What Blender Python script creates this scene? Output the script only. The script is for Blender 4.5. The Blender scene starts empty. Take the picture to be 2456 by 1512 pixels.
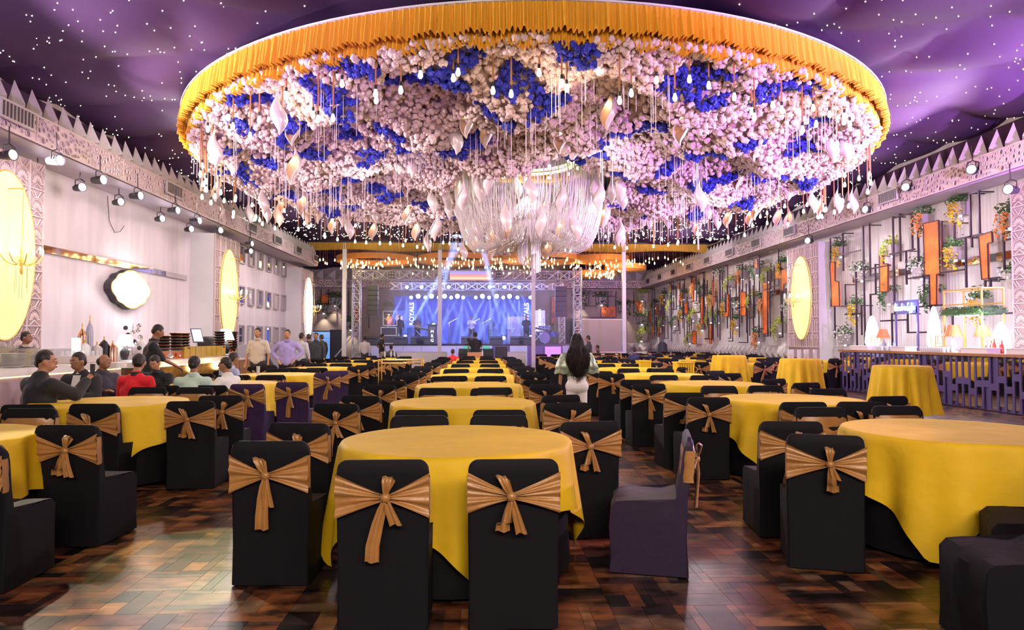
import bpy, math, random
import numpy as np
from mathutils import Vector, Matrix, Euler
R = math.radians
rnd = random.Random(7)
SC = bpy.context.scene
COL = SC.collection
# ------------------------------------------------------------------ camera
H = 1.52; F = 1660.0
cam_d = bpy.data.cameras.new('camera'); cam = bpy.data.objects.new('camera', cam_d); COL.objects.link(cam)
cam.location = (0, 0, H); cam.rotation_euler = (R(92.0), 0, R(-2.38))
cam_d.sensor_width = 36; cam_d.lens = 36 * F / 2456; cam_d.clip_start = 0.05; cam_d.clip_end = 200
SC.camera = cam
RM = Euler((R(92.0), 0, R(-2.38))).to_matrix()
def P(px, py, Y=None, X=None, Z=None):
    """world point seen at a photo pixel, at a given world depth Y, or on plane X or Z"""
    d = RM @ Vector(((px - 1228) / F, -(py - 756) / F, -1))
    t = Y / d.y if Y is not None else (X / d.x if X is not None else (Z - H) / d.z)
    return Vector((d.x * t, d.y * t, H + d.z * t))
# ------------------------------------------------------------------ world + view
w = bpy.data.worlds.new('ambient_fill'); SC.world = w; w.use_nodes = True
w.node_tree.nodes['Background'].inputs[0].default_value = (0.50, 0.36, 0.62, 1)
w.node_tree.nodes['Background'].inputs[1].default_value = 0.13  # purple ambient fill added through the open end of the room
SC.view_settings.view_transform = 'Standard'; SC.view_settings.look = 'None'
SC.view_settings.exposure = 0.45; SC.view_settings.gamma = 1; SC.view_settings.use_curve_mapping = False
cy = SC.cycles
cy.max_bounces = 5; cy.diffuse_bounces = 2; cy.glossy_bounces = 3; cy.transmission_bounces = 3; cy.transparent_max_bounces = 6
cy.volume_bounces = 0; cy.sample_clamp_indirect = 2.5; cy.sample_clamp_direct = 12; cy.caustics_reflective = False; cy.caustics_refractive = False
cy.use_adaptive_sampling = True; cy.adaptive_threshold = 0.03; cy.use_denoising = True
# ------------------------------------------------------------------ lamps of the hall and added fill lights
def aim(o, tgt):
    o.rotation_euler = (Vector(tgt) - o.location).to_track_quat('-Z', 'Y').to_euler()
def spot(loc, tgt, power, col=(1, 1, 1), ang=60, blend=0.6, size=0.06):
    l = bpy.data.lights.new('spot_lamp', 'SPOT'); l.energy = power; l.color = col; l.spot_size = R(ang); l.spot_blend = blend; l.shadow_soft_size = size
    o = bpy.data.objects.new('spot_lamp', l); COL.objects.link(o); o.location = loc; aim(o, tgt); return o
def point(loc, power, col=(1, .8, .5), size=0.08):
    l = bpy.data.lights.new('point_lamp', 'POINT'); l.energy = power; l.color = col; l.shadow_soft_size = size
    o = bpy.data.objects.new('point_lamp', l); COL.objects.link(o); o.location = loc; return o
def area(loc, tgt, power, col, sx, sy):
    l = bpy.data.lights.new('area_lamp', 'AREA'); l.energy = power; l.color = col; l.shape = 'RECTANGLE'; l.size = sx; l.size_y = sy
    o = bpy.data.objects.new('area_lamp', l); COL.objects.link(o); o.location = loc; aim(o, tgt); return o
XFL_, XFR_ = -8.86, 12.05; WHITE = (1, .93, .90); PINK = (1, .80, .86); PURP = (.66, .28, .95); BLUE = (.14, .24, 1.0); WARM = (1, .62, .22); LILAC = (.85, .72, 1)
# unseen fill lights added behind the photographer, aimed down the room
area((-1.0, -4.0, 5.4), (0, 9, 1.2), 270, (1, .88, .74), 6, 1.2)
area((2.0, -3.0, 4.2), (0.5, 18, 6.8), 420, (1, .78, .62), 5, 1.0)
# uplighters on the side ledges onto the flower canopy and ceiling, plus added purple washes
spot((-8.6, 20, 5.4), (-3.8, 17.5, 6.3), 1100, WHITE, 110)
spot((-8.6, 9.5, 5.0), (-1.5, 13, 6.3), 1500, PINK, 90)
spot((11.9, 9.5, 5.0), (4, 13, 6.3), 1500, (1,.86,.86), 90)
spot((11.9, 15.5, 5.4), (6.8, 15.5, 6.3), 1500, (1, .9, .95), 110)
spot((-8.5, 13.0, 4.7), (0, 16, 6.3), 1300, PINK, 100)
spot((12.0, 22, 5.0), (2.0, 19, 6.3), 1000, (.95, .88, 1), 100)
spot((-8.5, 27, 5.0), (0, 21, 6.3), 1000, LILAC, 100)
spot((9.0, 3.2, 3.6), (9.2, 9.0, 7.0), 10000, PURP, 100, 1)  # purple ceiling washes from here are added off the ledges, without fixtures
spot((12.6, 8.0, 3.0), (10.8, 17.0, 7.1), 9000, PURP, 80, 1)
spot((-4, 2.0, 1.8), (-5.5, 11, 7.0), 2400, (.60, .25, 1), 60, 1)
spot((-8.7, 8.0, 4.5), (-9.2, 10.0, 7.0), 160, (.5, .9, .9), 110, 1)
# glow of the chandelier and the pendant bulbs
point((1.25, 18.6, 5.3), 170, (1, .90, .88), .25)
point((1.25, 18.86, 6.1), 40, (1, .86, .6), .15)
for k in range(10):
    a = 2 * math.pi * (k + .5) / 10
    point((1.25 + 7.9 * math.cos(a), 18.86 + 7.9 * math.sin(a), 5.35), 22, (1, .72, .46), .4)
for k in range(5):
    a = 2 * math.pi * k / 5
    point((1.25 + 4.6 * math.cos(a), 18.86 + 4.6 * math.sin(a), 4.7), 70, (1, .84, .86), .2)
# wall washers under the side ledges
for y in (9.5, 13.5, 17, 20.5, 24, 28.5, 32.5):
    spot((-7.9, y, 5.0), (-9.95, y + .4, 2.0), 165, (1, .76, .86), 120, 1.0)
for y in (13.5, 17.5, 21.5, 27, 31.5, 36, 41, 46):
    spot((11.3, y, 5.0), (13.0, y + .2, 2.2), 250, (.96, .84, .95), 125, 1.0)
for y in (9, 16, 23, 30):  # fill points added in mid-air to lift the studs and fascia
    point((XFL_ + 1.6, y, 5.5), 110, (1, .86, .8), .1); point((XFR_ - 1.6, y + 4, 5.5), 130, (1, .84, .95), .1)
# down lamps over the tables
for (x, y, e, c) in ((-4, 9, 150, (1, .75, .4)), (3.5, 8, 260, (1, .86, .78)), (-.2, 7, 130, (1, .8, .4)), (0, 13, 190, (1, .8, .6)), (4, 15, 260, (1, .82, .72)),
                     (-4.2, 15, 260, (1, .8, .6)), (0, 24, 330, (1, .78, .7)), (7, 22, 380, (1, .8, .75)), (-5, 24, 260, (1, .8, .7)), (2.1, 5.0, 60, (.9, .5, .9))):
    spot((x, y, 4.6), (x, y + .5, 0), e * .62, c, 110, .8, .15)
# blue and warm light of the stage
area((-.7, 43.5, 5.1), (-.7, 45.5, 1.2), 330, BLUE, 9, 1.2)
area((-.5, 38.4, 4.6), (-.5, 39.9, .6), 420, (.42, .45, 1), 9, .5)
spot((-8.3, 31, 4.9), (-2, 37.4, 6.6), 700, (1, .8, .35), 90, 1); spot((11.5, 31, 4.9), (5, 37.4, 6.6), 700, (1, .8, .35), 90, 1)  # spots added to brighten the gathered fringe
for x in (-6, -2, 2, 6, 10):
    point((x, 43, 6.1), 60, (1, .5, .16), .2)
point((7.5, 39.5, 5.2), 150, (1, .55, .2), .2); point((-7, 40, 5.2), 70, (1, .6, .3), .2)
spot((9, 40, 5.2), (8, 53, 2), 380, (1, .75, .65), 110); spot((-7.5, 42, 4.8), (-8, 53, 2.2), 260, (1, .8, .6), 110)
# ------------------------------------------------------------------ materials
MATS = {}
def mat(name, col, rough=.5, metal=0, emit=None, es=0, bump=0, bscale=40, var=0, vscale=6, sheen=0, spec=.5, stretch=None, trans=0, alpha=1, nomis=False, attr=None):
    if name in MATS: return MATS[name]
    m = bpy.data.materials.new(name); m.use_nodes = True; nt = m.node_tree; b = nt.nodes['Principled BSDF']
    b.inputs['Base Color'].default_value = (*col, 1); b.inputs['Roughness'].default_value = rough; b.inputs['Metallic'].default_value = metal
    b.inputs['Specular IOR Level'].default_value = spec
    if sheen: b.inputs['Sheen Weight'].default_value = sheen; b.inputs['Sheen Roughness'].default_value = .4
    if emit: b.inputs['Emission Color'].default_value = (*emit, 1); b.inputs['Emission Strength'].default_value = es
    if trans: b.inputs['Transmission Weight'].default_value = trans
    if alpha < 1: b.inputs['Alpha'].default_value = alpha
    co = None
    if bump or var:
        tc = nt.nodes.new('ShaderNodeTexCoord'); co = tc.outputs['Object']
        if stretch:
            mp = nt.nodes.new('ShaderNodeMapping'); mp.inputs['Scale'].default_value = stretch; nt.links.new(co, mp.inputs[0]); co = mp.outputs[0]
    src = None
    if attr:
        at = nt.nodes.new('ShaderNodeAttribute'); at.attribute_name = attr; src = at.outputs['Color']; nt.links.new(src, b.inputs['Base Color'])
    if var:
        n = nt.nodes.new('ShaderNodeTexNoise'); n.inputs['Scale'].default_value = vscale; n.inputs['Detail'].default_value = 4; nt.links.new(co, n.inputs[0])
        mx = nt.nodes.new('ShaderNodeMix'); mx.data_type = 'RGBA'; mx.blend_type = 'MULTIPLY'; mx.inputs[0].default_value = 1
        rp = nt.nodes.new('ShaderNodeMapRange'); rp.inputs[1].default_value = .35; rp.inputs[2].default_value = .65; rp.inputs[3].default_value = 1 - var; rp.inputs[4].default_value = 1 + var * .4
        nt.links.new(n.outputs[0], rp.inputs[0]); nt.links.new(rp.outputs[0], mx.inputs[7])
        if src: nt.links.new(src, mx.inputs[6])
        else: mx.inputs[6].default_value = (*col, 1)
        nt.links.new(mx.outputs[2], b.inputs['Base Color'])
    if bump:
        n = nt.nodes.new('ShaderNodeTexNoise'); n.inputs['Scale'].default_value = bscale; n.inputs['Detail'].default_value = 3; nt.links.new(co, n.inputs[0])
        bp = nt.nodes.new('ShaderNodeBump'); bp.inputs['Strength'].default_value = bump; bp.inputs['Distance'].default_value = .02
        nt.links.new(n.outputs[0], bp.inputs['Height']); nt.links.new(bp.outputs[0], b.inputs['Normal'])
    if nomis: m.cycles.emission_sampling = 'NONE'
    MATS[name] = m; return m
M = {}
M['black_fab'] = mat('black_stretch_fabric', (.0040, .0034, .006), .72, sheen=.0, bump=.35, bscale=7, spec=.22, stretch=(1, 1, .35))
M['purple_lit_fab'] = mat('purple_lit_black_fabric', (.034, .012, .065), .6, sheen=.08, bump=.3, bscale=8, spec=.3)  # black cover with purple light put into its colour
M['dark_purple_lit_fab'] = mat('dark_purple_lit_black_fabric', (.022, .011, .036), .6, sheen=.05, bump=.35, bscale=7, spec=.3)  # black side-chair cover, purple side light tinted into the colour
M['gold_satin'] = mat('gold_satin', (.38, .18, .05), .38, sheen=.1, bump=.15, bscale=30, spec=.6, var=.15, vscale=9)
M['cloth'] = mat('yellow_satin_cloth', (.74, .47, .012), .62, sheen=.0, bump=.6, bscale=5, spec=.3, var=.08, vscale=3)
M['cloth_tan'] = mat('ochre_satin_cloth', (.72, .46, .12), .42, sheen=.2, bump=.3, bscale=8, spec=.55, var=.1)
M['chrome'] = mat('chrome', (.7, .7, .72), .18, 1)
M['black'] = mat('black_paint', (.012, .012, .016), .4)
M['dark'] = mat('dark_grey', (.03, .03, .04), .5)
M['darkmetal'] = mat('dark_steel', (.05, .03, .05), .4, .5)
M['white'] = mat('white_paint', (.80, .78, .80), .45, var=.05, vscale=1.2)
M['wallwhite'] = mat('white_plaster', (.78, .72, .76), .5, var=.10, vscale=.9, bump=.15, bscale=60, stretch=(1, 3, .3))
M['cream'] = mat('cream_paint', (.70, .62, .58), .5)
M['lattice'] = mat('pink_white_lattice', (.72, .60, .60), .5)
M['hole_shade'] = mat('lattice_backing', (.16, .10, .11), .7)  # dark discs of this colour stand for shade inside the fretwork holes
M['stud'] = mat('grey_stud_paint', (.50, .46, .47), .35, var=.1)
M['gold'] = mat('gold_metal', (.85, .58, .2), .25, 1)
M['goldp'] = mat('gold_paint', (.75, .5, .12), .4, .3)
M['copper'] = mat('copper', (.8, .38, .2), .2, 1)
M['studl'] = mat('brightened_stud_paint', (.60, .55, .54), .4, var=.1)  # stud paint lightened to stand in for light on the upper studs
M['mirror'] = mat('mirror', (.85, .87, .9), .04, 1)
M['navy'] = mat('navy_lacquer', (.10, .075, .20), .3)
M['skin'] = mat('skin', (.33, .16, .09), .5, spec=.4)
M['skin2'] = mat('skin_fair', (.45, .22, .13), .5, spec=.4)
M['hair'] = mat('black_hair', (.012, .008, .008), .45, bump=.4, bscale=60, spec=.5)
M['hairb'] = mat('long_dark_hair', (.012, .006, .006), .55, bump=.5, bscale=40, stretch=(3, 3, .3), spec=.3)
M['bulb'] = mat('lit_bulb', (1, .7, .4), .3, emit=(1, .60, .22), es=7, nomis=True)
M['bulbw'] = mat('lit_warm_white_bulb', (1, .85, .6), .3, emit=(1, .78, .50), es=11)
M['star'] = mat('star_light', (1, 1, .8), .3, emit=(1, .98, .62), es=8, nomis=True)
M['cord'] = mat('copper_cord', (.42, .17, .06), .5)
M['crystal'] = mat('crystal_beads', (.90, .80, .85), .3, 0, spec=1)
M['shell'] = mat('pearl_shell', (.78, .66, .66), .32, .15, spec=.7)
M['shellin'] = mat('ribbed_shell_inside', (.75, .50, .36), .5)
M['flower'] = mat('blush_flowers', (.86, .66, .66), .85, bump=1.0, bscale=26, var=.22, vscale=9)
M['flowerd'] = mat('flower_backing', (.55, .40, .40), .9)
M['blueflower'] = mat('blue_flowers', (.03, .04, .52), .7, bump=1.0, bscale=18, var=.5, vscale=12)
M['fringe'] = mat('golden_orange_satin', (.92, .46, .04), .34, sheen=.1, spec=.7, bump=.4, bscale=14, stretch=(1, 1, .15))
M['fringe2'] = mat('mustard_satin', (.62, .38, .04), .42, sheen=.2, spec=.5)
M['glow'] = mat('glowing_white', (1, 1, 1), .5, emit=(1, .95, 1), es=4.0)
M['par'] = mat('lamp_lens_lilac', (1, 1, 1), .3, emit=(.92, .80, 1), es=14, nomis=True)
M['beamlamp'] = mat('lamp_lens_blue', (1, 1, 1), .3, emit=(.62, .78, 1), es=16, nomis=True)
M['leaf'] = mat('green_leaves', (.05, .13, .04), .6)
M['leafy'] = mat('lime_leaves', (.34, .42, .06), .6)
M['yellowfl'] = mat('yellow_blossom', (.85, .50, .02), .6)
M['orangefl'] = mat('orange_blossom', (.85, .27, .04), .6)
M['whitefl'] = mat('white_blossom', (.75, .75, .72), .6)
M['steel'] = mat('aluminium_truss', (.55, .55, .6), .35, .7)
M['planter'] = mat('grey_planter', (.42, .37, .39), .5)
M['wood'] = mat('light_wood', (.35, .17, .07), .5, var=.2)
M['screen'] = mat('phone_screen', (.02, .02, .03), .1)
M['glass'] = mat('clear_glass', (.85, .88, .92), .06, alpha=.32)
# ------------------------------------------------------------------ mesh helper
class MB:
    def __init__(s): s.v = []; s.f = []; s.mi = []; s.m = 0
    def add(s, vs, fs):
        b = len(s.v); s.v += [tuple(q) for q in vs]; s.f += [tuple(b + i for i in q) for q in fs]; s.mi += [s.m] * len(fs); return s
    def box(s, c, d, rz=0):
        x, y, z = c; a, b, h = d[0] / 2, d[1] / 2, d[2] / 2; vs = []
        cs, sn = math.cos(rz), math.sin(rz)
        for k in (-h, h):
            for (i, j) in ((-a, -b), (a, -b), (a, b), (-a, b)): vs.append((x + i * cs - j * sn, y + i * sn + j * cs, z + k))
        return s.add(vs, [(3, 2, 1, 0), (4, 5, 6, 7), (0, 1, 5, 4), (1, 2, 6, 5), (2, 3, 7, 6), (3, 0, 4, 7)])
    def tube(s, p0, p1, r0, r1=None, n=8, cap=True):
        if r1 is None: r1 = r0
        p0 = Vector(p0); p1 = Vector(p1); d = (p1 - p0)
        if d.length < 1e-6: return s
        d.normalize(); u = d.orthogonal().normalized(); t = d.cross(u); vs = []
        for p, r in ((p0, r0), (p1, r1)):
            for i in range(n):
                a = 2 * math.pi * i / n; vs.append(p + (u * math.cos(a) + t * math.sin(a)) * r)
        fs = [(i, (i + 1) % n, n + (i + 1) % n, n + i) for i in range(n)]
        if cap: fs += [tuple(range(n - 1, -1, -1)), tuple(range(n, 2 * n))]
        return s.add(vs, fs)
    def path(s, pts, r, n=6):
        for a, b in zip(pts[:-1], pts[1:]): s.tube(a, b, r, r, n)
        return s
    def lathe(s, prof, c=(0, 0, 0), n=16, axis='z', sx=1, sy=1, a0=0, a1=2 * math.pi):
        full = abs(a1 - a0 - 2 * math.pi) < 1e-6; k = n if full else n + 1; vs = []
        for (r, z) in prof:
            for i in range(k):
                a = a0 + (a1 - a0) * i / n; p = (r * math.cos(a) * sx, r * math.sin(a) * sy, z)
                if axis == 'x': p = (p[2], p[0], p[1])
                if axis == 'y': p = (p[0], p[2], p[1])
                vs.append((c[0] + p[0], c[1] + p[1], c[2] + p[2]))
        fs = []
        for j in range(len(prof) - 1):
            for i in range(n if full else n):
                i2 = (i + 1) % k if full else i + 1
                fs.append((j * k + i, j * k + i2, (j + 1) * k + i2, (j + 1) * k + i))
        return s.add(vs, fs)
    def ball(s, c, r, n=10, m=7):
        rr = r if hasattr(r, '__len__') else (r, r, r); vs = []
        prof = [(math.sin(math.pi * j / m), -math.cos(math.pi * j / m)) for j in range(m + 1)]
        prof[0] = (.001, -1); prof[-1] = (.001, 1); b = len(s.v)
        s.lathe(prof, n=n)
        for i in range(b, len(s.v)):
            q = s.v[i]; s.v[i] = (c[0] + q[0] * rr[0], c[1] + q[1] * rr[1], c[2] + q[2] * rr[2])
        return s
    def prism(s, poly, z0, z1, f=lambda x, y, z: (x, y, z)):
        n = len(poly); vs = [f(x, y, z) for z in (z0, z1) for (x, y) in poly]
        return s.add(vs, [(i, (i + 1) % n, n + (i + 1) % n, n + i) for i in range(n)] + [tuple(range(n - 1, -1, -1)), tuple(range(n, 2 * n))])
    def mesh(s, name, mats, smooth=False):
        me = bpy.data.meshes.new(name); me.from_pydata(s.v, [], s.f)
        for m in (mats if isinstance(mats, (list, tuple)) else [mats]): me.materials.append(m)
        if any(s.mi): me.polygons.foreach_set('material_index', s.mi)
        if smooth: me.polygons.foreach_set('use_smooth', [True] * len(s.f)); 
        if smooth and smooth != 'all':
            me.set_sharp_from_angle(angle=R(40))
        return me
CH = {}
def ob(name, data, parent=None, loc=None, rot=None, label=None):
    o = bpy.data.objects.new(name, data); COL.objects.link(o)
    if parent is not None: o.parent = parent; CH.setdefault(parent.name, []).append(o)
    if loc is not None: o.location = loc
    if rot is not None: o.rotation_euler = rot
    if label: o['label'] = label
    return o
def build(name, mb, m, parent=None, smooth=False, loc=None, rot=None, label=None):
    return ob(name, mb.mesh(name, m, smooth), parent, loc, rot, label)
def tag(o, label, cat, group=None, kind=None):
    o['label'] = label; o['category'] = cat
    if group: o['group'] = group
    if kind: o['kind'] = kind
    return o
def thing(name, label, cat, loc=(0, 0, 0), rz=0, group=None):
    o = ob(name, None, None, loc, (0, 0, rz)); o.empty_display_size = .1; return tag(o, label, cat, group)
def struct(name, mb, m, parent=None, smooth=False):
    o = build(name, mb, m, parent, smooth); o['kind'] = 'structure'; return o
def dup(root, loc, rz=0, label=None, group=None, scale=None):
    r = root.copy(); COL.objects.link(r); r.location = loc; r.rotation_euler = (0, 0, rz)
    if label: r['label'] = label
    if group: r['group'] = group
    if scale: r.scale = scale
    for ch in CH.get(root.name, ()):
        c = ch.copy(); COL.objects.link(c); c.parent = r; CH.setdefault(r.name, []).append(c)
        for g in CH.get(ch.name, ()):
            d = g.copy(); COL.objects.link(d); d.parent = c
    return r
# ------------------------------------------------------------------ room shell
XL, XR, YB, ZC = -9.95, 13.0, 53.0, 6.95
XFL, XFR, ZF, ZT = -8.86, 12.05, 5.40, 5.95
def npmesh(name, V, Fq, m, cols=None, smooth=False):
    me = bpy.data.meshes.new(name); V = np.asarray(V, np.float32); Fq = np.asarray(Fq, np.int32); k = Fq.shape[1]
    me.vertices.add(len(V)); me.vertices.foreach_set('co', V.ravel()); me.loops.add(Fq.size); me.loops.foreach_set('vertex_index', Fq.ravel())
    me.polygons.add(len(Fq)); me.polygons.foreach_set('loop_start', np.arange(0, Fq.size, k, dtype=np.int32))
    me.polygons.foreach_set('loop_total', np.full(len(Fq), k, np.int32))
    me.polygons.foreach_set('use_smooth', np.full(len(Fq), bool(smooth)))
    me.materials.append(m)
    if cols is not None:
        a = me.color_attributes.new('Col', 'FLOAT_COLOR', 'POINT'); a.data.foreach_set('color', np.asarray(cols, np.float32).ravel())
    me.update(calc_edges=True); return me
# floor: basket-woven parquet
mp = mat('parquet_wood', (.2, .08, .03), .28, var=.9, vscale=5, spec=.5, attr='Col', stretch=(1, 1.6, 1))
mfar = mat('parquet_far', (.12, .055, .03), .3, var=.8, vscale=2.6, spec=.6)
fl = MB().box((1.5, 28.5, -.044), (23.2, 52, .08)); flo = struct('floor', fl, [mfar])
pr = random.Random(3); pal = [(.20, .065, .022), (.14, .045, .018), (.27, .11, .04), (.02, .011, .011), (.045, .018, .015), (.08, .033, .022), (.15, .08, .045), (.012, .009, .011)]
planks = []
S = .36
for i in range(-27, 37):
    for j in range(7, 56):
        x0, y0 = i * S, j * S
        if x0 < XL or x0 > XR - .3: continue
        hor = (i + j) % 2 == 0; t = 0
        while t < S - .03:
            wd = min(pr.choice((.06, .09, .12, .18)), S - t)
            if S - t - wd < .04: wd = S - t
            split = pr.random() < .35; c = pr.choice(pal[:3] + pal[5:7] if hor and pr.random() < .7 else pal)
            segs = [(0, S)] if not split else [(0, S * .5), (S * .5, S)]
            for (a, b) in segs:
                cc = pr.choice(pal) if split else c
                planks.append((x0 + (a if hor else t), y0 + (t if hor else a), (b - a) if hor else wd, wd if hor else (b - a), cc, pr.uniform(-.0004, .0004)))
            t += wd
def plankv(p):
    x, y, a, b, c, dz = p; g = .0012; z = 0.0
    return [(x + g, y + g, -.01), (x + a - g, y + g, -.01), (x + a - g, y + b - g, -.01), (x + g, y + b - g, -.01),
            (x + g, y + g, z), (x + a - g, y + g, z), (x + a - g, y + b - g, z), (x + g, y + b - g, z)]
PF = np.array([(4, 5, 6, 7), (0, 1, 5, 4), (1, 2, 6, 5), (2, 3, 7, 6), (3, 0, 4, 7)])
def visible_rank(p):
    x, y = p[0], p[1]; inn = (-2.55 < x < -1.7 and y < 6) or (.85 < x < 2.3 and y < 9) or (-3.2 < x < 2.6 and y < 3.6)
    return (0 if inn and abs(x) < .76 * y else 1, y)
planks.sort(key=visible_rank)
for p in planks[:290]:
    ob('plank', npmesh('plank', plankv(p), PF, mp, [(*p[4], 1)] * 8), flo)
V = []; Fc = []; Cc = []
for k, p in enumerate(planks[290:]):
    V += plankv(p); Cc += [(*p[4], 1)] * 8
n = len(V) // 8; Fall = (PF[None] + (np.arange(n) * 8)[:, None, None]).reshape(-1, 4)
o = ob('parquet_planks', npmesh('parquet_planks', V, Fall, mp, Cc), flo); o['kind'] = 'stuff'
# walls
def wallbox(name, c, d, m): return struct(name, MB().box(c, d), m)
mrib = mat('ribbed_white_wall', (.74, .70, .72), .5, var=.06, vscale=1.0)
nt = mrib.node_tree; tc = nt.nodes.new('ShaderNodeTexCoord'); wv = nt.nodes.new('ShaderNodeTexWave'); wv.bands_direction = 'DIAGONAL'
mpn = nt.nodes.new('ShaderNodeMapping'); mpn.inputs['Scale'].default_value = (1, 1, 0); nt.links.new(tc.outputs['Object'], mpn.inputs[0]); nt.links.new(mpn.outputs[0], wv.inputs[0])
wv.inputs['Scale'].default_value = 5; bp = nt.nodes.new('ShaderNodeBump'); bp.inputs['Strength'].default_value = .5; bp.inputs['Distance'].default_value = .02
nt.links.new(wv.outputs['Fac'], bp.inputs['Height']); nt.links.new(bp.outputs[0], nt.nodes['Principled BSDF'].inputs['Normal'])
wl = wallbox('wall_left', (XL - .1, 20, 3.5), (.2, 35, 7), M['wallwhite'])
wr = wallbox('wall_right', (XR + .1, 28, 3.5), (.2, 50, 7), mrib)
mbk = mat('beige_wall', (.40, .33, .30), .6, var=.2, vscale=1.2, bump=.1, bscale=20)
wb = wallbox('wall_back', (0, YB + .1, 3.5), (27, .2, 7), mbk)
wallbox('wall_left_return', (-11.7, 37.6, 3.5), (3.5, .2, 7), mbk)
wallbox('wall_left_recess', (-13.4, 45.3, 3.5), (.2, 15.5, 7), mbk)
# draped ceiling
mcl = mat('aubergine_ceiling_cloth', (.060, .032, .080), .85, bump=.2, bscale=2.2, spec=.08)
nx, ny = 116, 250; xs = np.linspace(-13.4, 13.1, nx); ys = np.linspace(2.0, 53.2, ny)
def czf(x, y):
    a = np.abs(np.sin(math.pi * (x + .35 * np.sin(y)) / 2.7)); b = np.abs(np.sin(math.pi * (y + .4 * np.sin(x * .8)) / 2.3))
    return ZC + .08 - .36 * (a * b) ** .7 * (.75 + .25 * np.sin(x * 1.3 + y * .7))
X, Y = np.meshgrid(xs, ys); Z = czf(X, Y); V = np.stack([X, Y, Z], -1).reshape(-1, 3)
I = np.arange(nx * ny).reshape(ny, nx); Fq = np.stack([I[:-1, :-1], I[1:, :-1], I[1:, 1:], I[:-1, 1:]], -1).reshape(-1, 4)
ceil_o = ob('ceiling', npmesh('ceiling', V, Fq, mcl, smooth=True)); ceil_o['kind'] = 'structure'
# star lights
sr = random.Random(5); OC = np.array([(1, 0, 0), (-1, 0, 0), (0, 1, 0), (0, -1, 0), (0, 0, 1), (0, 0, -1)], float)
OF = np.array([(0, 2, 4), (2, 1, 4), (1, 3, 4), (3, 0, 4), (2, 0, 5), (1, 2, 5), (3, 1, 5), (0, 3, 5)])
pts = []
for _ in range(5200):
    x = sr.uniform(-9.8, 12.8); y = sr.uniform(5.0, 37)
    if (x - 1.25) ** 2 + (y - 18.86) ** 2 < 8.4 ** 2: continue
    if sr.random() > (.55 if y < 20 else 1): continue
    pts.append((x, y, float(czf(x, y)) - .012))
pts.sort(key=lambda p: (0 if abs(math.atan2(p[0], p[1]) - .04) < .66 and math.atan2(5.4, math.hypot(p[0], p[1])) < .47 else 1, p[1]))
me = npmesh('star_light', OC * .013, OF, M['star'])
for p in pts[:290]: ob('star_light', me, ceil_o, p)
A = np.array(pts[290:]); rad = np.where(A[:, 1] > 22, .022, .015); V = (OC[None] * rad[:, None, None] + A[:, None]).reshape(-1, 3)
Fq = (OF[None] + (np.arange(len(A)) * 6)[:, None, None]).reshape(-1, 3)
o = ob('star_lights', npmesh('star_lights', V, Fq, M['star']), ceil_o); o['kind'] = 'stuff'
# side ledges (air duct boxing) with fretwork fascia panels
def ring_panel(L, hgt, seed, rmin=.026, rmax=.085):
    q = random.Random(seed); mb = MB(); cs = []
    for _ in range(900):
        r = q.uniform(rmin, rmax); x = q.uniform(r, L - r); z = q.uniform(r, hgt - r)
        if all((x - a) ** 2 + (z - b) ** 2 > (r + c) ** 2 * .92 for a, b, c in cs): cs.append((x, z, r))
    for x, z, r in cs:
        n = 12; vs = []
        for rr, yy in ((r, .006), (r * .84, -.008), (r * .72, .012)):
            for i in range(n):
                a = 2 * math.pi * i / n; vs.append((x + rr * math.cos(a), yy, z + rr * math.sin(a)))
        fs = [(i, (i + 1) % n, n + (i + 1) % n, n + i) for i in range(n)] + [(n + i, n + (i + 1) % n, 2 * n + (i + 1) % n, 2 * n + i) for i in range(n)]
        mb.add(vs, fs); mb.m = 1; mb.add([(x + r * .72 * math.cos(2 * math.pi * i / n), .012, z + r * .72 * math.sin(2 * math.pi * i / n)) for i in range(n)], [tuple(range(n))]); mb.m = 0
    return mb
fret = []
for s in range(3):
    mb = ring_panel(3.3, .55, s); mb.box((1.65, .01, .012), (3.3, .03, .03)).box((1.65, .01, .538), (3.3, .03, .03)).box((.015, .01, .275), (.03, .03, .55))
    fret.append(mb.mesh('fretwork_panel', [M['lattice'], M['hole_shade']]))
mledge = mat('ledge_paint', (.60, .52, .58), .5, var=.1, vscale=1)
grille = MB().box((0, 0, 0), (.95, .05, .34)); grille.m = 1
for i in range(9): grille.box((-.4 + i * .1, -.03, 0), (.035, .02, .28))
grille.m = 0
for zz in (-.16, .16): grille.box((0, -.03, zz), (.98, .04, .04))
grille_me = grille.mesh('air_grille', [M['stud'], M['dark']])
def ledge(name, c, d, x, y0, y1, face):
    o = struct(name, MB().box(c, d), [mledge])
    bk = MB()
    if face in 'lr':
        bk.box((x + (.02 if face == 'l' else -.02), (y0 + y1) / 2, (ZF + ZT) / 2), (.05, y1 - y0, .5))
    else: bk.box(((y0 + y1) / 2, x - .02, (ZF + ZT) / 2), (y1 - y0, .05, .5))
    bo = build('fascia_backing', bk, M['lattice'], o)
    n = int((y1 - y0) / 3.3)
    for k in range(n + 1):
        t = y0 + 3.3 * k
        if t + 1 > y1: break
        if face == 'l': loc, rz = (x + .058, t, ZF), R(90)
        elif face == 'r': loc, rz = (x - .058, t + 3.3, ZF), R(-90)
        else: loc, rz = (t, x - .058, ZF), 0
        ob('fretwork_panel', fret[k % 3], o, loc, (0, 0, rz))
        if k % 2 == 0 or k > 5:
            if face == 'l': gl = (x + .13, t + 2.6, (ZF + ZT) / 2 + .05)
            elif face == 'r': gl = (x - .13, t + 2.6, (ZF + ZT) / 2 + .05)
            else: gl = (t + 2.6, x - .13, (ZF + ZT) / 2 + .05)
            ob('air_grille', grille_me, o, gl, (0, 0, rz))
    return o
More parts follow.
